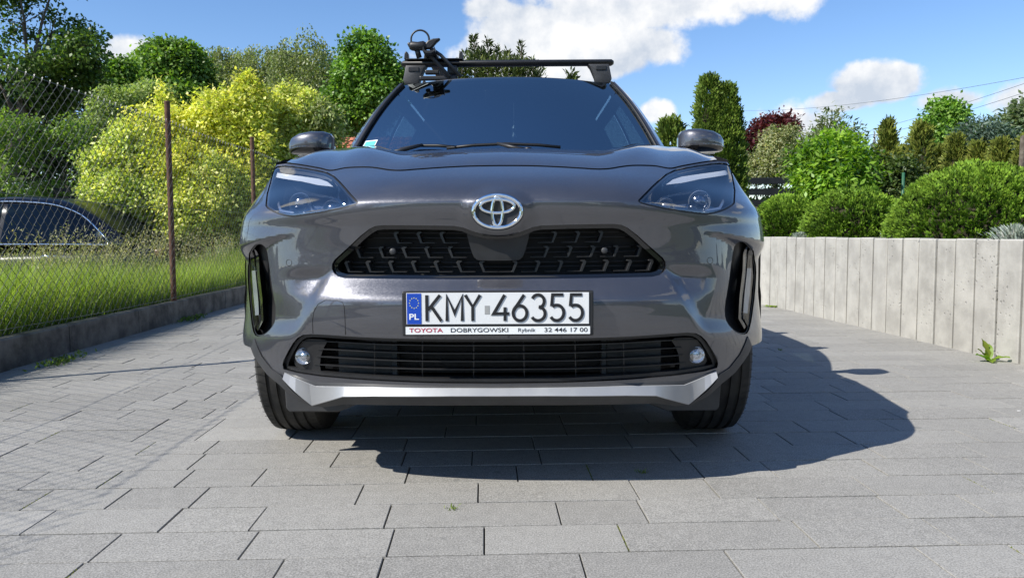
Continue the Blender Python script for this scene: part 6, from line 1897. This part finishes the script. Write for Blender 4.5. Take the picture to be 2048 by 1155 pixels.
# ------------------------------------------------------------------ black slatted fence in the garden
def slat_fence():
    Y = 12.6; a = at_depth(1440, 400, Y); b_ = at_depth(1600, 400, Y); z0 = .66
    root = empty('slatted_fence', (a.x, Y, z0)); tag(root, 'black fence of wide horizontal slats behind the smallest thuja dome', 'fence')
    L = b_.x - a.x
    tops = [355, 377, 400, 424]
    for py in tops:
        z1 = at_depth(1540, py, Y).z; z2 = at_depth(1540, py + 13, Y).z
        MB().box((L / 2, 0, (z1 + z2) / 2 - z0), (L, .025, z1 - z2)).build('slat', 'dark_fence', root, bevel=.003)
    zt = at_depth(1600, 353, Y).z - z0
    for x in (L - .0, .0): MB().box((x, .06, zt / 2), (.11, .09, zt)).build('post', 'grey_metal' if x else 'dark_fence', root, bevel=.004)
slat_fence()
# ------------------------------------------------------------------ house with an orange tiled roof
def house():
    Y = 23.0; zr = at_depth(660, 255, Y).z; x0 = at_depth(560, 300, Y).x; x1 = x0 + 6.0; ze = zr - 1.5
    root = empty('tiled_house', ((x0 + x1) / 2, Y, -.3)); tag(root, 'small house with an orange tiled roof beyond the golden shrubs', 'house')
    cx = (x0 + x1) / 2; w = (x1 - x0) / 2; d = 2.4
    MB().box((0, d + .0, (ze + .3) / 2), (2 * w - .6, 2 * d - .7, ze + .3)).build('wall', 'house_plaster', root)
    rf = MB().prism([(-w, 0, ze + .25), (-w, d, zr + .3), (-w, 2 * d, ze + .25), (-w, 2 * d, ze + .13), (-w, d, zr + .16), (-w, 0, ze + .13)], (2 * w, 0, 0)).build('roof', 'roof_tile', root)
    tl = MB(); nn = int(2 * w / .2); sl = Vector((0, d, zr - ze + .05)); ln = sl.length; sl.normalize(); nu = Vector((0, -sl.z, sl.y))
    for r_ in range(9):
        for c in range(nn):
            p = Vector((-w + (c + .5) * .2, -.02, ze + .26)) + sl * (r_ * .31); tl.add([p + Vector((dx, 0, 0)) + nu * h + sl * s_ for s_, h0 in ((0, .055), (.33, .015)) for dx, h in ((-.1, h0 - .02), (-.04, h0 + .02), (.04, h0 + .02), (.1, h0 - .02))], [(0, 1, 5, 4), (1, 2, 6, 5), (2, 3, 7, 6)])
    t_ = tl.build('roof_tiles', 'roof_tile', rf); t_['kind'] = 'stuff'
    for x in (-1.6, .2, 1.8):
        f = MB().box((x, .32, 1.5), (.9, .06, 1.1)).build('window', 'white_plastic', root); MB().box((x, .285, 1.5), (.74, .02, .94)).build('pane', 'sedan_glass', f)
    MB().box((1.2, d + .4, zr + .3), (.45, .45, .9)).build('chimney', 'roof_tile', rf)
house()
# grey service box and dark garden gate seen over the sedan
p = at_depth(33, 480, 14.5)
bx_ = empty('service_box', (p.x, 14.5, -.3)); tag(bx_, 'narrow grey service box standing behind the dark sedan', 'service box')
h = at_depth(33, 370, 14.5).z + .3
MB().box((0, 0, h / 2), (.24, .2, h)).build('cabinet', 'grey_metal', bx_, bevel=.01); MB().box((0, 0, h + .02), (.28, .24, .04)).build('lid', 'grey_metal', bx_, bevel=.008); MB().box((0, -.105, h * .6), (.18, .012, h * .6)).build('door', 'grey_metal', bx_, bevel=.004)
p = at_depth(150, 480, 12.9); h = at_depth(150, 375, 12.9).z + .3
gt = empty('yard_gate', (p.x, 12.9, -.3)); tag(gt, 'dark slatted yard gate between the sedan roof and the yellow green shrub', 'gate')
for k in range(6): MB().box((0, 0, h - .04 - k * .13), (.62, .02, .06)).build('slat', 'dark_fence', gt)
for x in (-.3, .3): MB().box((x, .025, h / 2), (.05, .05, h)).build('post', 'dark_fence', gt)
# green plant stake and wooden post in the garden
p = Vector(on_bed(1803, 9.4)); sk_ = MB().tube([(0, 0, -.05), (0, 0, at_depth(1803, 345, 9.4).z - .68)], .018, 8).build('plant_stake', 'stake_green', None, True); sk_.location = p; tag(sk_, 'thin green plant stake beside the slender bluish thuja', 'stake')
p = Vector(on_bed(2036, 10.4)); wp_ = empty('wooden_post', p); tag(wp_, 'weathered wooden post in front of the thuja hedge', 'post')
hp = at_depth(2036, 275, 10.4).z - .68
MB().tube([(0, 0, -.05), (.01, 0, hp)], [.035, .03], 10).build('shaft', 'bark', wp_, True); MB().lathe([(0, .032), (.02, .02), (.03, .001)], 'z', 10, (.01, 0, hp)).build('cap', 'bark', wp_, True)
# ------------------------------------------------------------------ power lines and pylon
def cable(a, b_, sag, r, label):
    pts = []
    A_, B_ = at_depth(*a), at_depth(*b_)
    for i in range(31):
        t = i / 30; q = A_.lerp(B_, t); q.z -= sag * 4 * t * (1 - t); pts.append(q)
    o = MB().tube([q - pts[0] for q in pts], r, 5).build('power_line', 'cable', None); o.location = pts[0]
    tag(o, label, 'power line', 'overhead power lines')
cable((1380, 214, 60), (2300, 105, 22), .8, .008, 'highest thin overhead power line crossing below the cumulus cloud')
cable((1500, 300, 70), (2300, 78, 24), .8, .009, 'overhead power line falling towards the distant pylon, upper one of the pair')
cable((1500, 310, 70), (2300, 100, 24), .8, .009, 'overhead power line falling towards the distant pylon, lower one of the pair')
def pylon():
    Y = 90.0; b_ = at_depth(1743, 480, Y); top = at_depth(1743, 262, Y).z + .3; root = empty('lattice_pylon', (b_.x, Y, -.3)); tag(root, 'distant grey lattice pylon above the garden shrubs', 'pylon')
    H = top; mb = MB(); lg = MB()
    for sx_ in (-1, 1):
        for sy_ in (-1, 1):
            MB().tube([(sx_ * .9, sy_ * .9, 0), (sx_ * .3, sy_ * .3, H * .7), (0, 0, H)], .05, 4).build('leg', 'grey_metal', root)
    for k in range(12):
        z0, z1 = H * k / 12, H * (k + 1) / 12; w0, w1 = .9 - .6 * min(1, z0 / (H * .7)), .9 - .6 * min(1, z1 / (H * .7))
        mb.tube([(-w0, -w0, z0), (w1, -w1, z1)], .03, 3); mb.tube([(w0, -w0, z0), (-w1, -w1, z1)], .03, 3)
    mb.build('brace', 'grey_metal', root)
    for z, w in ((H * .95, 1.3), (H * .86, 1.7), (H * .77, 1.3)):
        MB().tube([(-w, 0, z), (0, 0, z + .25), (w, 0, z)], .05, 4).build('cross_arm', 'grey_metal', root)
pylon()
